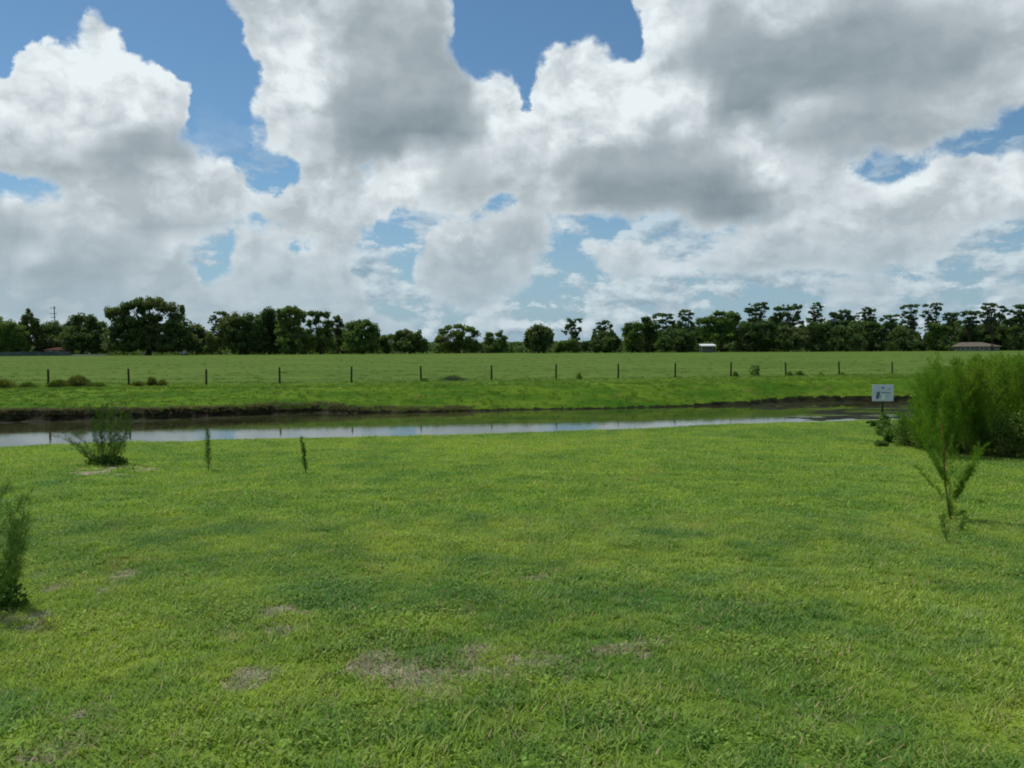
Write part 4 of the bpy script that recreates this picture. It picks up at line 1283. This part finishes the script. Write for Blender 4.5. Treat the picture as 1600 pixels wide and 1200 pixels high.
house(1494, 1562, Y0 - 5, 1.5, 1.35, "long low house with tan hip roof under the pines at right", M_TAN, M_WALLG, 8, 4)
house(70, 100, Y0 - 4, 1.9, 0.9, "small house with dark red roof behind the grey fence at far left", M_RED, M_WALLG, 6, 2)

# white roofed open shelter
a, b = at_depth(1094, 550, Y0 - 7), at_depth(1117, 550, Y0 - 7)
t = thing('shelter', "open shelter with bright white metal roof at the edge of the trees", 'shelter', ((a.x + b.x) / 2, Y0 - 7, GZ_))
w = b.x - a.x
A = Acc()
zt = 2.25
v = [(-w / 2, -1.8, zt), (w / 2, -1.8, zt), (w / 2, 1.8, zt + .5), (-w / 2, 1.8, zt + .5), (-w / 2, -1.8, zt - .3), (w / 2, -1.8, zt - .3), (w / 2, 1.8, zt + .2), (-w / 2, 1.8, zt + .2)]
mesh_np('roof', v, [[0, 1, 2, 3], [7, 6, 5, 4], [4, 5, 1, 0], [5, 6, 2, 1], [6, 7, 3, 2], [7, 4, 0, 3]], M_WHITE, t)
for sx in (-1, 1):
    for sy in (-1, 1):
        A = Acc()
        A.tube([(sx * (w / 2 - .15), sy * 1.6, -.2), (sx * (w / 2 - .15), sy * 1.6, zt + (.1 if sy > 0 else -.25))], [.07, .07], 6)
        A.build('post', M_GREY, t)
A = Acc()
A.box((0, 1.75, 1.0), (w - .4, .06, 2.0))
A.build('back_wall', M_WALLG, t)

# grey boundary fence at the left, with panels and posts
a, b = at_depth(-10, 550, Y0 - 9), at_depth(112, 550, Y0 - 9)
t = thing('boundary_fence', "low grey green board fence in front of the red roofed house, far left", 'fence', (a.x, Y0 - 9, GZ_))
w = b.x - a.x
A = Acc()
nb = int(w / .32)
for i in range(nb):
    A.box((.16 + i * .32, 0, .72), (.28, .03, 1.3 + random.uniform(-.04, .04)))
A.build('panel', M_FENCE, t)
for i in range(11):
    A = Acc()
    A.box((i * w / 10, .09, .72), (.12, .12, 1.6))
    A.build('post', M_POST, t)
a, b = at_depth(112, 550, Y0 - 10), at_depth(166, 550, Y0 - 10)
A = Acc()
A.box(((a.x + b.x) / 2, Y0 - 10, GZ_ + .2), (b.x - a.x, .25, .5))
A.box((b.x - 1.5, Y0 - 10, GZ_ + .49), (2.2, .27, .07))
o = A.build('low_wall', M_PALE)
tag(o, "low pale concrete wall just left of the largest oak's trunk", 'wall')

# small pale cart and drum by the oak
c = at_depth(288, 550, Y0 - 8)
t = thing('cart', "small pale grey cart parked right of the largest oak's trunk", 'cart', (c.x, Y0 - 8, GZ_))
A = Acc()
A.box((-.35, 0, .62), (1.5, 1.0, .5))
A.box((.45, 0, 1.0), (.5, .9, .9))
A.build('body', M_GREY, t)
A = Acc()
A.box((.35, 0, 1.72), (.95, 1.0, .06))
A.tube([(.05, .4, 1.2), (.05, .4, 1.7)], [.03, .03], 5)
A.tube([(.05, -.4, 1.2), (.05, -.4, 1.7)], [.03, .03], 5)
A.build('canopy', M_GREY, t)
for sx in (-.75, .5):
    for sy in (-.52, .52):
        A = Acc()
        A.tube([(sx, sy - .06, .28), (sx, sy + .06, .28)], [.28, .28], 12)
        A.build('wheel', M_GLASS, t)
c = at_depth(224, 550, Y0 - 8)
A = Acc()
A.tube([(c.x, Y0 - 8, GZ_ - .05), (c.x, Y0 - 8, GZ_ + .3), (c.x, Y0 - 8, GZ_ + .32), (c.x, Y0 - 8, GZ_ + .95)], [.42, .42, .45, .42], 12)
o = A.build('drum', M_PALE)
tag(o, "pale drum standing just left of the largest oak's trunk", 'drum')

# utility pole
Yp = 300
c = at_depth(87, 550, Yp)
top = at_depth(87, 478, Yp).z - GZ_
t = thing('utility_pole', "tall thin utility pole with cross-arms rising behind the trees at left", 'pole', (c.x, Yp, GZ_))
A = Acc()
A.tube([(0, 0, -.5), (0, 0, top)], [.22, .15], 8)
A.build('pole', M_POST, t)
for z_, l in ((top - .8, 2.2), (top - 2.9, 2.6), (top - 4.3, 1.6)):
    A = Acc()
    A.box((-.35, -.2, z_), (l, .12, .16))
    arm = A.build('crossarm', M_POST, t)
    for q in (-.45, .45):
        A = Acc()
        A.tube([(-.35 + q * l, -.2, z_ + .08), (-.35 + q * l, -.2, z_ + .3)], [.06, .09], 6)
        A.build('insulator', M_GREY, arm)

# ------------------------------------------------------------------ fence posts of the pasture
POSTS = [(75, 577, 605, -2), (201, 576, 605.5, -1), (322, 577, 602, -3), (437, 574, 601, 0), (549, 573, 598.5, -1.5), (658, 572, 596.5, -3), (768, 571, 595, 0), (869, 569, 593.5, 0), (966, 568, 591.5, 0),
         (1055, 567, 590.5, 0), (1142, 566, 590, -2), (1228, 566, 587, -3), (1311, 565, 586, 1), (1394, 565, 585, 0)]


def fence_Y(px):
    # the straight fence line (-26.8, 46) -> (28.5, 59.6)
    sl_ = (59.6 - 46) / (28.5 + 26.8)
    tx = ray(px, 590)
    r = tx.x / tx.y
    return (46 + 26.8 * sl_) / (1 - r * sl_)


def post_mesh(mat, r=.060):
    A = Acc()
    ang = [(0, 0, -.35), (0.004, 0, .0), (-.006, .004, .45), (.004, 0, .85), (0, 0, 1.0), (0, 0, 1.012)]
    A.tube(ang, [r * 1.05, r * 1.04, r * .98, r * .95, r * .93, r * .75], 9)
    return A


first = None
for i, (px, yt, yb, lean) in enumerate(POSTS):
    Y = fence_Y(px)
    c = at_depth(px, 590, Y)
    if first is None:
        first = post_mesh(M_POST).build('fence_post', M_POST, None, True)
        o = first
    else:
        o = first.copy()
        COL.objects.link(o)
    if i == 13:
        o.data = first.data.copy()
        o.data.materials[0] = M_POST2
    zb = gz(c.x, Y)
    hgt = at_depth(px, yt, Y).z - zb
    o.location = (c.x, Y, zb)
    o.scale = (1, 1, hgt)
    o.rotation_euler = (R(random.uniform(-1.5, 1.5)), R(lean), random.uniform(0, 6))
    lab = {0: "leaning dark wooden fence post, first from the left, beside tall weeds", 13: "pale greenish wooden fence post farthest right, beside the white sign"}.get(i, "dark wooden fence post standing %s from the left in the pasture fence" % ORD[i])
    tag(o, lab, 'fence post', 'fence posts along the pasture')

# ------------------------------------------------------------------ feathery and leafy plants
FEN = leaf_material("feathery_leaves", (0.080, 0.170, 0.016), (0.145, 0.265, 0.024), (0.180, 0.265, 0.036), 2.5, 0.5, 0.6, 0.15)
FEN_D = leaf_material("feathery_leaves_dark", (0.048, 0.110, 0.018), (0.100, 0.185, 0.028), None, 4, 0.25, 0.6, 0.1)
LEAF = leaf_material("small_leaves", (0.085, 0.170, 0.030), (0.175, 0.265, 0.050), (0.20, 0.25, 0.07), 3.0, 0.4, 0.5, 0.3)
STEM = plain("green_stem", (0.10, 0.11, 0.04), 0.8, 0.2, 0.3)
STEM_R = plain("red_brown_stem", (0.24, 0.085, 0.035), 0.8, 0.2, 0.3)


def strips(P, D, L, wid):
    """thin two-point leaflets: base P, direction D, length L"""
    n = len(P)
    r = rng.normal(size=(n, 3))
    s = np.cross(D, r)
    s /= np.linalg.norm(s, axis=1)[:, None] + 1e-9
    L = np.asarray(L)[:, None]
    w = np.asarray(wid)[:, None] if np.ndim(wid) else wid
    tip = P + D * L
    mid2 = P + D * L * .55 + s * w * .5
    mid1 = P + D * L * .55 - s * w * .5
    v = np.stack([P, mid1, tip, mid2], 1).reshape(-1, 3)
    return v, np.arange(4 * n).reshape(n, 4)


def feather_stem(base, tip, curve=0.0, spread=0.14, nb=46, nl=16, L=0.05, w=0.0026, start=0.12, asc=0.9, taper=1.0):
    """leaflets of one feathery stem, and the centre line"""
    base, tip = np.array(base, float), np.array(tip, float)
    ax = tip - base
    ln = np.linalg.norm(ax)
    side = np.array([ax[1], -ax[0], 0.3 * ln])
    side /= np.linalg.norm(side) + 1e-9
    tline = np.linspace(0, 1, 9)
    line = base + ax * tline[:, None] + side * (curve * ln * 4 * tline * (1 - tline))[:, None]
    P, D, LL = [], [], []
    axn = ax / ln
    for i in range(nb):
        t = start + (1 - start) * (i + rng.random()) / nb
        p = base + ax * t + side * (curve * ln * 4 * t * (1 - t))
        a = rng.random() * 6.283
        r1 = np.array([math.cos(a), math.sin(a), 0])
        env = spread * (1 - 0.72 * ((t - start) / (1 - start)) ** 1.3 * taper) * (0.5 + 0.7 * rng.random())
        d = r1 + axn * asc
        d /= np.linalg.norm(d)
        s = rng.random(nl) ** 0.7
        pts = p + d * (env * s)[:, None] + axn * (env * .35 * s * s)[:, None]
        dd = d * .6 + axn * .5 + rng.normal(size=(nl, 3)) * .55
        dd /= np.linalg.norm(dd, axis=1)[:, None]
        P.append(pts)
        D.append(dd)
        LL.append(L * (.6 + .7 * rng.random(nl)))
    v, f = strips(np.concatenate(P), np.concatenate(D), np.concatenate(LL), w)
    return v, f, line


def feathery(name, label, base, stems, mat=FEN, stemmat=STEM, group=None, cat='bush', **kw):
    """stems: list of (bx,by,bz, tx,ty,tz, curve, spread)"""
    t = thing(name, uniq(label), cat, base, group)
    org = np.array(base)
    vs, fs, off = [], [], 0
    A = Acc()
    for s in stems:
        k = dict(kw)
        if len(s) > 8:
            k.update(s[8])
        v, f, line = feather_stem(s[0:3], s[3:6], s[6], s[7], **k)
        vs.append(v - org)
        fs.append(f + off)
        off += len(v)
        n_ = len(line)
        r0 = 0.0035 + 0.002 * np.linalg.norm(np.array(s[3:6]) - np.array(s[0:3]))
        A.tube([p - org for p in line[::2]], [r0 * (1 - .75 * i / 4) for i in range(5)], 5)
        if len(stems) < 30:
            A.build('stem', stemmat, t, True)
            A = Acc()
    mesh_np('foliage', np.concatenate(vs), np.concatenate(fs), mat, t)
    if A.v:
        A.build('stem', stemmat, t, True)
    return t


def gpt(px, py):
    p = on_plane(px, py, 0, LAWN_SLOPE)
    return p.x, p.y, gz(p.x, p.y)


# clump in front of the pond at left
bx, by, bz = gpt(165, 728)
st = []
for tpx, tpy, bo in ((152, 645, -.08), (145, 660, -.1), (160, 640, -.04), (168, 640, -.02), (175, 636, 0), (182, 642, .02), (172, 650, 0), (190, 648, .06), (196, 655, .08), (188, 662, .06), (205, 650, .1), (207, 664, .12), (158, 655, -.06), (150, 672, -.08), (200, 678, .1), (182, 668, .04)):
    Y = by + random.uniform(-.15, .2)
    tp = at_depth(tpx, tpy - 6, Y + random.uniform(-.12, .12))
    st.append((bx + bo, Y, bz, tp.x, tp.y, tp.z, random.uniform(-.03, .03), .085))
for tpx, tpy, bo, cv in ((80, 680, -.12, .16), (100, 676, -.1, -.1), (112, 690, -.1, .12), (120, 680, -.1, .08), (128, 705, -.12, 0)):
    tp = at_depth(tpx, tpy, by - .05)
    st.append((bx + bo, by, bz, tp.x, tp.y, tp.z, cv, .07, dict(nb=26)))
tw = feathery('feathery_shrub', "multi-stemmed feathery shrub with drooping left shoots before the pond at left", (bx, by, bz), st, FEN_D, nb=46, nl=15, w=.0035)
# cut, dark leafy foot of that clump
P = in_ellipsoid(1500, (0.03, 0, .05), (.36, .22, .13), .5)
v, f = cards(P[P[:, 2] > 0], .035, up=.3)
mesh_np('undergrowth', v, f, FEN_D, tw)

for px, py, tpy, tpx, sp, lab in ((325, 736, 668, 323, .075, "single upright feathery sapling between the left shrub and the thinnest sapling"), (478, 741, 684, 471, .035, "thinnest leaning feathery sapling, alone on the lawn before the pond")):
    bx, by, bz = gpt(px, py)
    tp = at_depth(tpx, tpy, by)
    feathery('feathery_sapling', lab, (bx, by, bz), [(bx, by, bz, tp.x, tp.y, tp.z, .01, sp), (bx + .01, by, bz, tp.x + .02, tp.y + .03, tp.z - .1, -.02, sp * .8)], FEN_D, cat='sapling', nb=38, nl=18, L=.045, w=.0035, group='feathery saplings on the lawn')

# plant in the left foreground
bx, by, bz = gpt(-22, 952)
st = []
for tpx, tpy in ((-14, 752), (6, 760), (-40, 740), (-70, 745), (16, 795), (40, 775), (26, 820), (-28, 765), (44, 810), (-90, 780), (-55, 790), (32, 850), (-110, 810)):
    Y = by + random.uniform(-.2, .25)
    tp = at_depth(tpx, tpy, Y)
    st.append((bx + (tpx + 22) * .0012, Y, bz, tp.x, tp.y, tp.z, random.uniform(-.05, .05), .12))
tw = feathery('feathery_shrub', "feathery shrub in the left foreground, cut off by the picture edge", (bx, by, bz), st, FEN_D, nb=54, nl=20, L=.045, w=.0022)
P = in_ellipsoid(1500, (0.02, 0, .05), (.24, .22, .16), .5)
v, f = cards(P[P[:, 2] > 0], .03, up=.3)
mesh_np('undergrowth', v, f, FEN_D, tw)

# sapling at right with a red-brown stem
bx, by, bz = gpt(1486, 813)
t = thing('feathery_sapling', uniq("feathery sapling with red-brown stem and long V shaped side shoots, at right"), 'sapling', (bx, by, bz), 'feathery saplings on the lawn')
org = np.array((bx, by, bz))
A, AR = Acc(), Acc()
p = [at_depth(x_, y_, by) for x_, y_ in ((1486, 815), (1482, 790), (1477, 760), (1475, 720), (1474, 690), (1472, 660), (1470, 640))]
A.tube([Vector(q) - Vector(org) for q in p[:3]], [.011, .010, .008], 6)
AR.tube([Vector(q) - Vector(org) for q in p[2:]], [.008, .0072, .006, .004, .002], 6)
A.build('lower_stem', STEM, t, True)
AR.build('stem', STEM_R, t, True)
vs, fs, off = [], [], 0
for s0, s1, cv, sp, nb, nl in (((1486, 812), (1474, 700), .0, .030, 46, 9), ((1475, 740), (1470, 655), 0, .05, 34, 8), ((1480, 770), (1464, 700), -.05, .028, 24, 8), ((1480, 765), (1492, 700), .04, .028, 24, 8), ((1474, 725), (1488, 680), 0, .035, 14, 6), ((1474, 722), (1458, 682), 0, .035, 14, 6),
                           ((1478, 755), (1447, 698), -.13, .035, 40, 12), ((1476, 745), (1458, 708), -.12, .028, 24, 10), ((1482, 786), (1431, 728), -.05, .022, 40, 8),
                           ((1487, 792), (1531, 702), .02, .05, 50, 16), ((1486, 788), (1520, 730), .05, .045, 40, 14), ((1484, 780), (1500, 722), 0, .04, 24, 9), ((1486, 813), (1484, 785), 0, .035, 26, 14),
                           ((1482, 805), (1470, 808), 0, .03, 10, 8), ((1486, 808), (1506, 800), 0, .04, 16, 9)):
    a_ = at_depth(*s0, by + random.uniform(-.02, .02))
    b_ = at_depth(*s1, by + random.uniform(-.12, .12))
    v, f, line = feather_stem(a_, b_, cv, sp, nb=int(nb * 1.7), nl=int(nl * 1.6), L=.034, w=.0028, start=.1, taper=(-.9 if s0[1] > 735 and s1[1] < 760 else 1.0))
    vs.append(v - org)
    fs.append(f + off)
    off += len(v)
mesh_np('foliage', np.concatenate(vs), np.concatenate(fs), FEN, t)
for px, py, tx, ty, lab in ((1480, 849, 1473, 806, "tiny feathery seedling in front of the red-stemmed sapling, left one"), (1497, 836, 1508, 808, "tiny feathery seedling in front of the red-stemmed sapling, right one")):
    bx, by, bz = gpt(px, py)
    tp = at_depth(tx, ty, by)
    feathery('feathery_seedling', lab, (bx, by, bz), [(bx, by, bz, tp.x, tp.y, tp.z, 0, .035)], FEN_D, cat='seedling', nb=34, nl=16, L=.03, taper=-.6, group='tiny seedlings at right')

# the large feathery bush at right
st = []
c0 = gpt(1560, 712)
for i in range(215):
    bpx = 1445 + 290 * rng.random() ** .9
    Yb = 13.6 + 3.4 * rng.random()
    b0 = at_depth(bpx, 640, Yb)
    zb = gz(b0.x, Yb)
    edge_ = np.interp(bpx, [1440, 1462, 1500, 1560, 1740], [655, 585, 566, 558, 552])
    tp = at_depth(bpx + random.uniform(-50, 30), edge_ + abs(rng.normal()) * 20, Yb + random.uniform(-.3, .3))
    st.append((b0.x, Yb, zb, tp.x, tp.y, tp.z, random.uniform(-.10, .10), .26))
for tpx, tpy, bpx in ((1452, 560, 1475), (1447, 578, 1468), (1466, 556, 1480), (1462, 600, 1470), (1440, 610, 1462), (1425, 628, 1455), (1432, 645, 1452), (1415, 650, 1445), (1436, 630, 1462), (1422, 640, 1450), (1445, 600, 1470), (1450, 620, 1465), (1440, 650, 1458), (1455, 640, 1470), (1428, 660, 1448), (1456, 590, 1478)):
    Yb = 14.3 + random.uniform(-.5, 1.2)
    b0 = at_depth(bpx, 640, Yb)
    tp = at_depth(tpx, tpy, Yb)
    st.append((b0.x, Yb, gz(b0.x, Yb), tp.x, tp.y, tp.z, random.uniform(-.05, .08), .22, dict(nb=50, nl=12)))
feathery('feathery_bush', "large dense bright green feathery bush filling the right edge", c0, st, FEN, STEM, nb=85, nl=16, L=.075, w=.0062, start=.12)


def leafy(name, label, blobs, n, size, mat, cat='bush', group=None, stems=14, Y=None):
    bx, by, bz = blobs[0][0], blobs[0][1], gz(blobs[0][0], blobs[0][1])
    t = thing(name, uniq(label), cat, (bx, by, bz), group)
    org = np.array((bx, by, bz))
    vs, fs, off = [], [], 0
    A = Acc()
    for (cx, cy, rx, ry, h) in blobs:
        zb = gz(cx, cy)
        ns = max(4, int(n / 90))
        C = in_ellipsoid(ns, (cx, cy, zb + h * .45), (rx * .85, ry * .85, h * .5), .45)
        for c_ in C:
            if c_[2] < zb + .02:
                c_[2] = zb + random.uniform(.02, .2 * h)
            r0 = .28 * h * random.uniform(.6, 1.1)
            P = in_ellipsoid(90, c_, (r0, r0, r0 * .8), .6)
            P = P[P[:, 2] > zb + .005]
            v, f = cards(P - org, size, up=.7, aspect=.62)
            vs.append(v)
            fs.append(f + off)
            off += len(v)
        for i in range(stems):
            e = C[random.randrange(len(C))]
            s_ = Vector((cx + (e[0] - cx) * .4, cy + (e[1] - cy) * .4, zb - .02))
            A.tube([s_ - Vector(org), (s_.lerp(Vector(e), .5) + Vector((0, 0, .1 * h))) - Vector(org), Vector(e) - Vector(org)], [.007 * h / .6, .005 * h / .6, .002], 4)
    mesh_np('foliage', np.concatenate(vs), np.concatenate(fs), mat, t)
    A.build('stem', STEM, t)
    return t


def leafy_px(name, label, lst, n, size, mat, **kw):
    bl = []
    for px, py, rx, top in lst:
        x_, y_, z_ = gpt(px, py)
        h = at_depth(px, top, y_).z - z_
        bl.append((x_, y_, rx * y_ / F, rx * y_ / F * .8, h))
    return leafy(name, label, bl, n, size, mat, **kw)


leafy_px('leafy_shrub', "low light green leafy shrub at the left foot of the large bush", [(1425, 697, 34, 645), (1398, 692, 20, 664), (1452, 702, 30, 640), (1382, 682, 14, 655), (1378, 699, 12, 688)], 6500, .034, LEAF)
leafy_px('leafy_shrub', "dark leafy shrub with twigs in front of the large bush, right edge", [(1575, 715, 40, 640), (1530, 712, 32, 660), (1620, 718, 40, 630), (1500, 706, 26, 668), (1490, 708, 22, 680)], 6000, .036, LEAF)
leafy_px('leafy_weed', "bright leafy weed clump at the foot of the white sign", [(1380, 663, 16, 645), (1365, 668, 12, 655)], 1500, .034, LEAF, cat='weeds')

# ------------------------------------------------------------------ the white sign by the water
m_sign = plain("sign_white", (0.62, 0.66, 0.78), 0.5, 0.3, 0.04, 3)
m_ink = plain("sign_ink", (0.14, 0.16, 0.22), 0.6, 0.2, 0.1)
m_ink2 = plain("sign_ink_pale", (0.28, 0.31, 0.42), 0.6, 0.2, 0.1)
m_lite = plain("sign_bright", (0.80, 0.82, 0.78), 0.5, 0.2, 0.02)
Ys = 22.9
c = at_depth(1379.5, 614, Ys)
zb = gz(c.x, Ys)
t = thing('sign', "small white rectangular sign on a dark post by the water", 'sign', (c.x, Ys, zb), rz=R(-6))
pw, ph = 0.59, 0.475
pz = c.z - zb
A = Acc()
A.box((0, 0, pz), (pw, .012, ph))
pan = A.build('panel', m_sign, t)
bv = pan.modifiers.new('b', 'BEVEL')
bv.width = .004
A = Acc()
A.box((.0, .03, (pz - .1) / 2 - .1), (.05, .04, pz + .25))
A.build('post', M_POST, t)


def mark(name, polys, mat):
    A = Acc()
    for pl in polys:
        A.poly([(x_ * pw, -.0075 - .001 * 0, pz + z_ * ph) for x_, z_ in pl])
    A.build(name, mat, pan).parent = pan


def rc(x0, x1, z0, z1):
    return [(x0, z0), (x1, z0), (x1, z1), (x0, z1)]


mark('emblem', [[(-.02, .40), (-.07, .36), (-.08, .30), (-.03, .25), (.04, .25), (.07, .30), (.05, .37), (.0, .41)]], m_ink2)
mark('picture_mark', [[(-.33, -.36), (-.31, -.05), (-.27, .07), (-.19, .10), (-.14, .03), (-.13, -.12), (-.17, -.2), (-.18, -.36)], [(-.13, -.16), (-.08, -.2), (-.08, -.26), (-.17, -.24)]], m_ink)
mark('lettering', [rc(-.08 + .065 * i, -.08 + .065 * i + .05, -.02 + .004 * (i % 3), .055 - .006 * (i % 2)) for i in range(7)], m_ink)
for q in (rc(.20, .36, .20, .235), rc(.12, .38, -.14, -.115), rc(.12, .34, -.21, -.19)):
    mark('small_lettering', [q], m_ink2)
mark('bright_patch', [rc(-.06, .08, -.42, -.12)], m_lite)

# ------------------------------------------------------------------ weeds along the fence
WEED = leaf_material("fence_weeds", (0.065, 0.125, 0.018), (0.150, 0.210, 0.030), (0.150, 0.150, 0.040), 1.5, 0.35)
WEED_B = leaf_material("fence_weeds_blue", (0.060, 0.110, 0.050), (0.100, 0.150, 0.080), None, 1.5, 0.3)


def weeds(px, w, h, label, mat=WEED, name='weed_clump', size=.10, n=900, cat='weeds', dY=-.3, group='weed clumps along the fence'):
    Y = fence_Y(px) + dY
    c_ = at_depth(px, 590, Y)
    x_ = c_.x
    m = Y / F
    bz = gz(x_, Y)
    t_ = thing(name, uniq(label), cat, (x_, Y, bz), group)
    W_, H_ = w * m / 2 * 1.15, h * m
    k_ = int(n * 2.2)
    P_ = np.stack([rng.normal(0, .5, k_) * W_, rng.normal(0, .45, k_) * max(.3, W_ * .6), np.zeros(k_)], -1)
    env = np.exp(-(P_[:, 0] / W_) ** 2 * 1.1)
    z0 = rng.random(k_) ** 1.2 * H_ * .75 * env
    P_[:, 2] = z0
    D_ = rng.normal(size=(k_, 3)) * .55 + np.array([0, 0, .9])
    D_ /= np.linalg.norm(D_, axis=1)[:, None]
    v, f = strips(P_, D_, (.10 + .16 * rng.random(k_)) * (H_ / .5) ** .5 * (.5 + .5 * env), .035)
    mesh_np('foliage', v, f, mat, t_)
    A = Acc()
    A.tube([(0, 0, -.05), (.02, 0, H_ * .4), (0, .02, H_ * .85)], [.012, .01, .004], 5)
    A.build('stem', STEM, t_)


weeds(4, 30, 14, "weedy mound at the left picture edge on the fence line")
weeds(42, 22, 9, "low weeds just left of the first fence post")
weeds(90, 26, 12, "brown green weeds touching the first fence post on its right")
weeds(122, 34, 19, "tallest rounded weed mound between the first and second fence posts", n=1600)
weeds(152, 22, 6, "low trailing weeds at the right of the tallest weed mound", n=500)
weeds(215, 20, 7, "low weeds touching the second fence post on its right", n=500)
weeds(237, 12, 15, "small pointed weed clump right of the second fence post", n=500)
weeds(253, 12, 9, "second small weed clump, left of the third fence post", n=400)
weeds(663, 12, 4, "few short weeds at the foot of the sixth fence post", n=160)
weeds(708, 34, 8, "bluish grey green weeds between the sixth and seventh fence posts", WEED_B, n=420)
weeds(905, 7, 10, "thin upright weed between the eighth and ninth fence posts", n=150)
weeds(1149, 6, 9, "small weed touching the eleventh fence post on its right", n=150)
tree('s', fence_Y(1180) + .5, 1180, [(1180, 577, 4, 5), (1178, 582, 3, 4), (1181, 572.5, 2, 2)], "little bushy sapling between the eleventh and twelfth fence posts", 'green', .02, 'small_sapling', cat='sapling', leaf=.09, sub=.16, limbs=False, dens=2.2)
weeds(1234, 8, 6, "low dark weed at the foot of the twelfth fence post", n=150)
weeds(1249, 12, 7, "dark weed clump left of the thirteenth fence post", n=260)
weeds(1283, 6, 3, "tiny weed just left of the thirteenth fence post", n=80)
weeds(1316, 8, 3, "tiny weed at the foot of the thirteenth fence post", n=80)
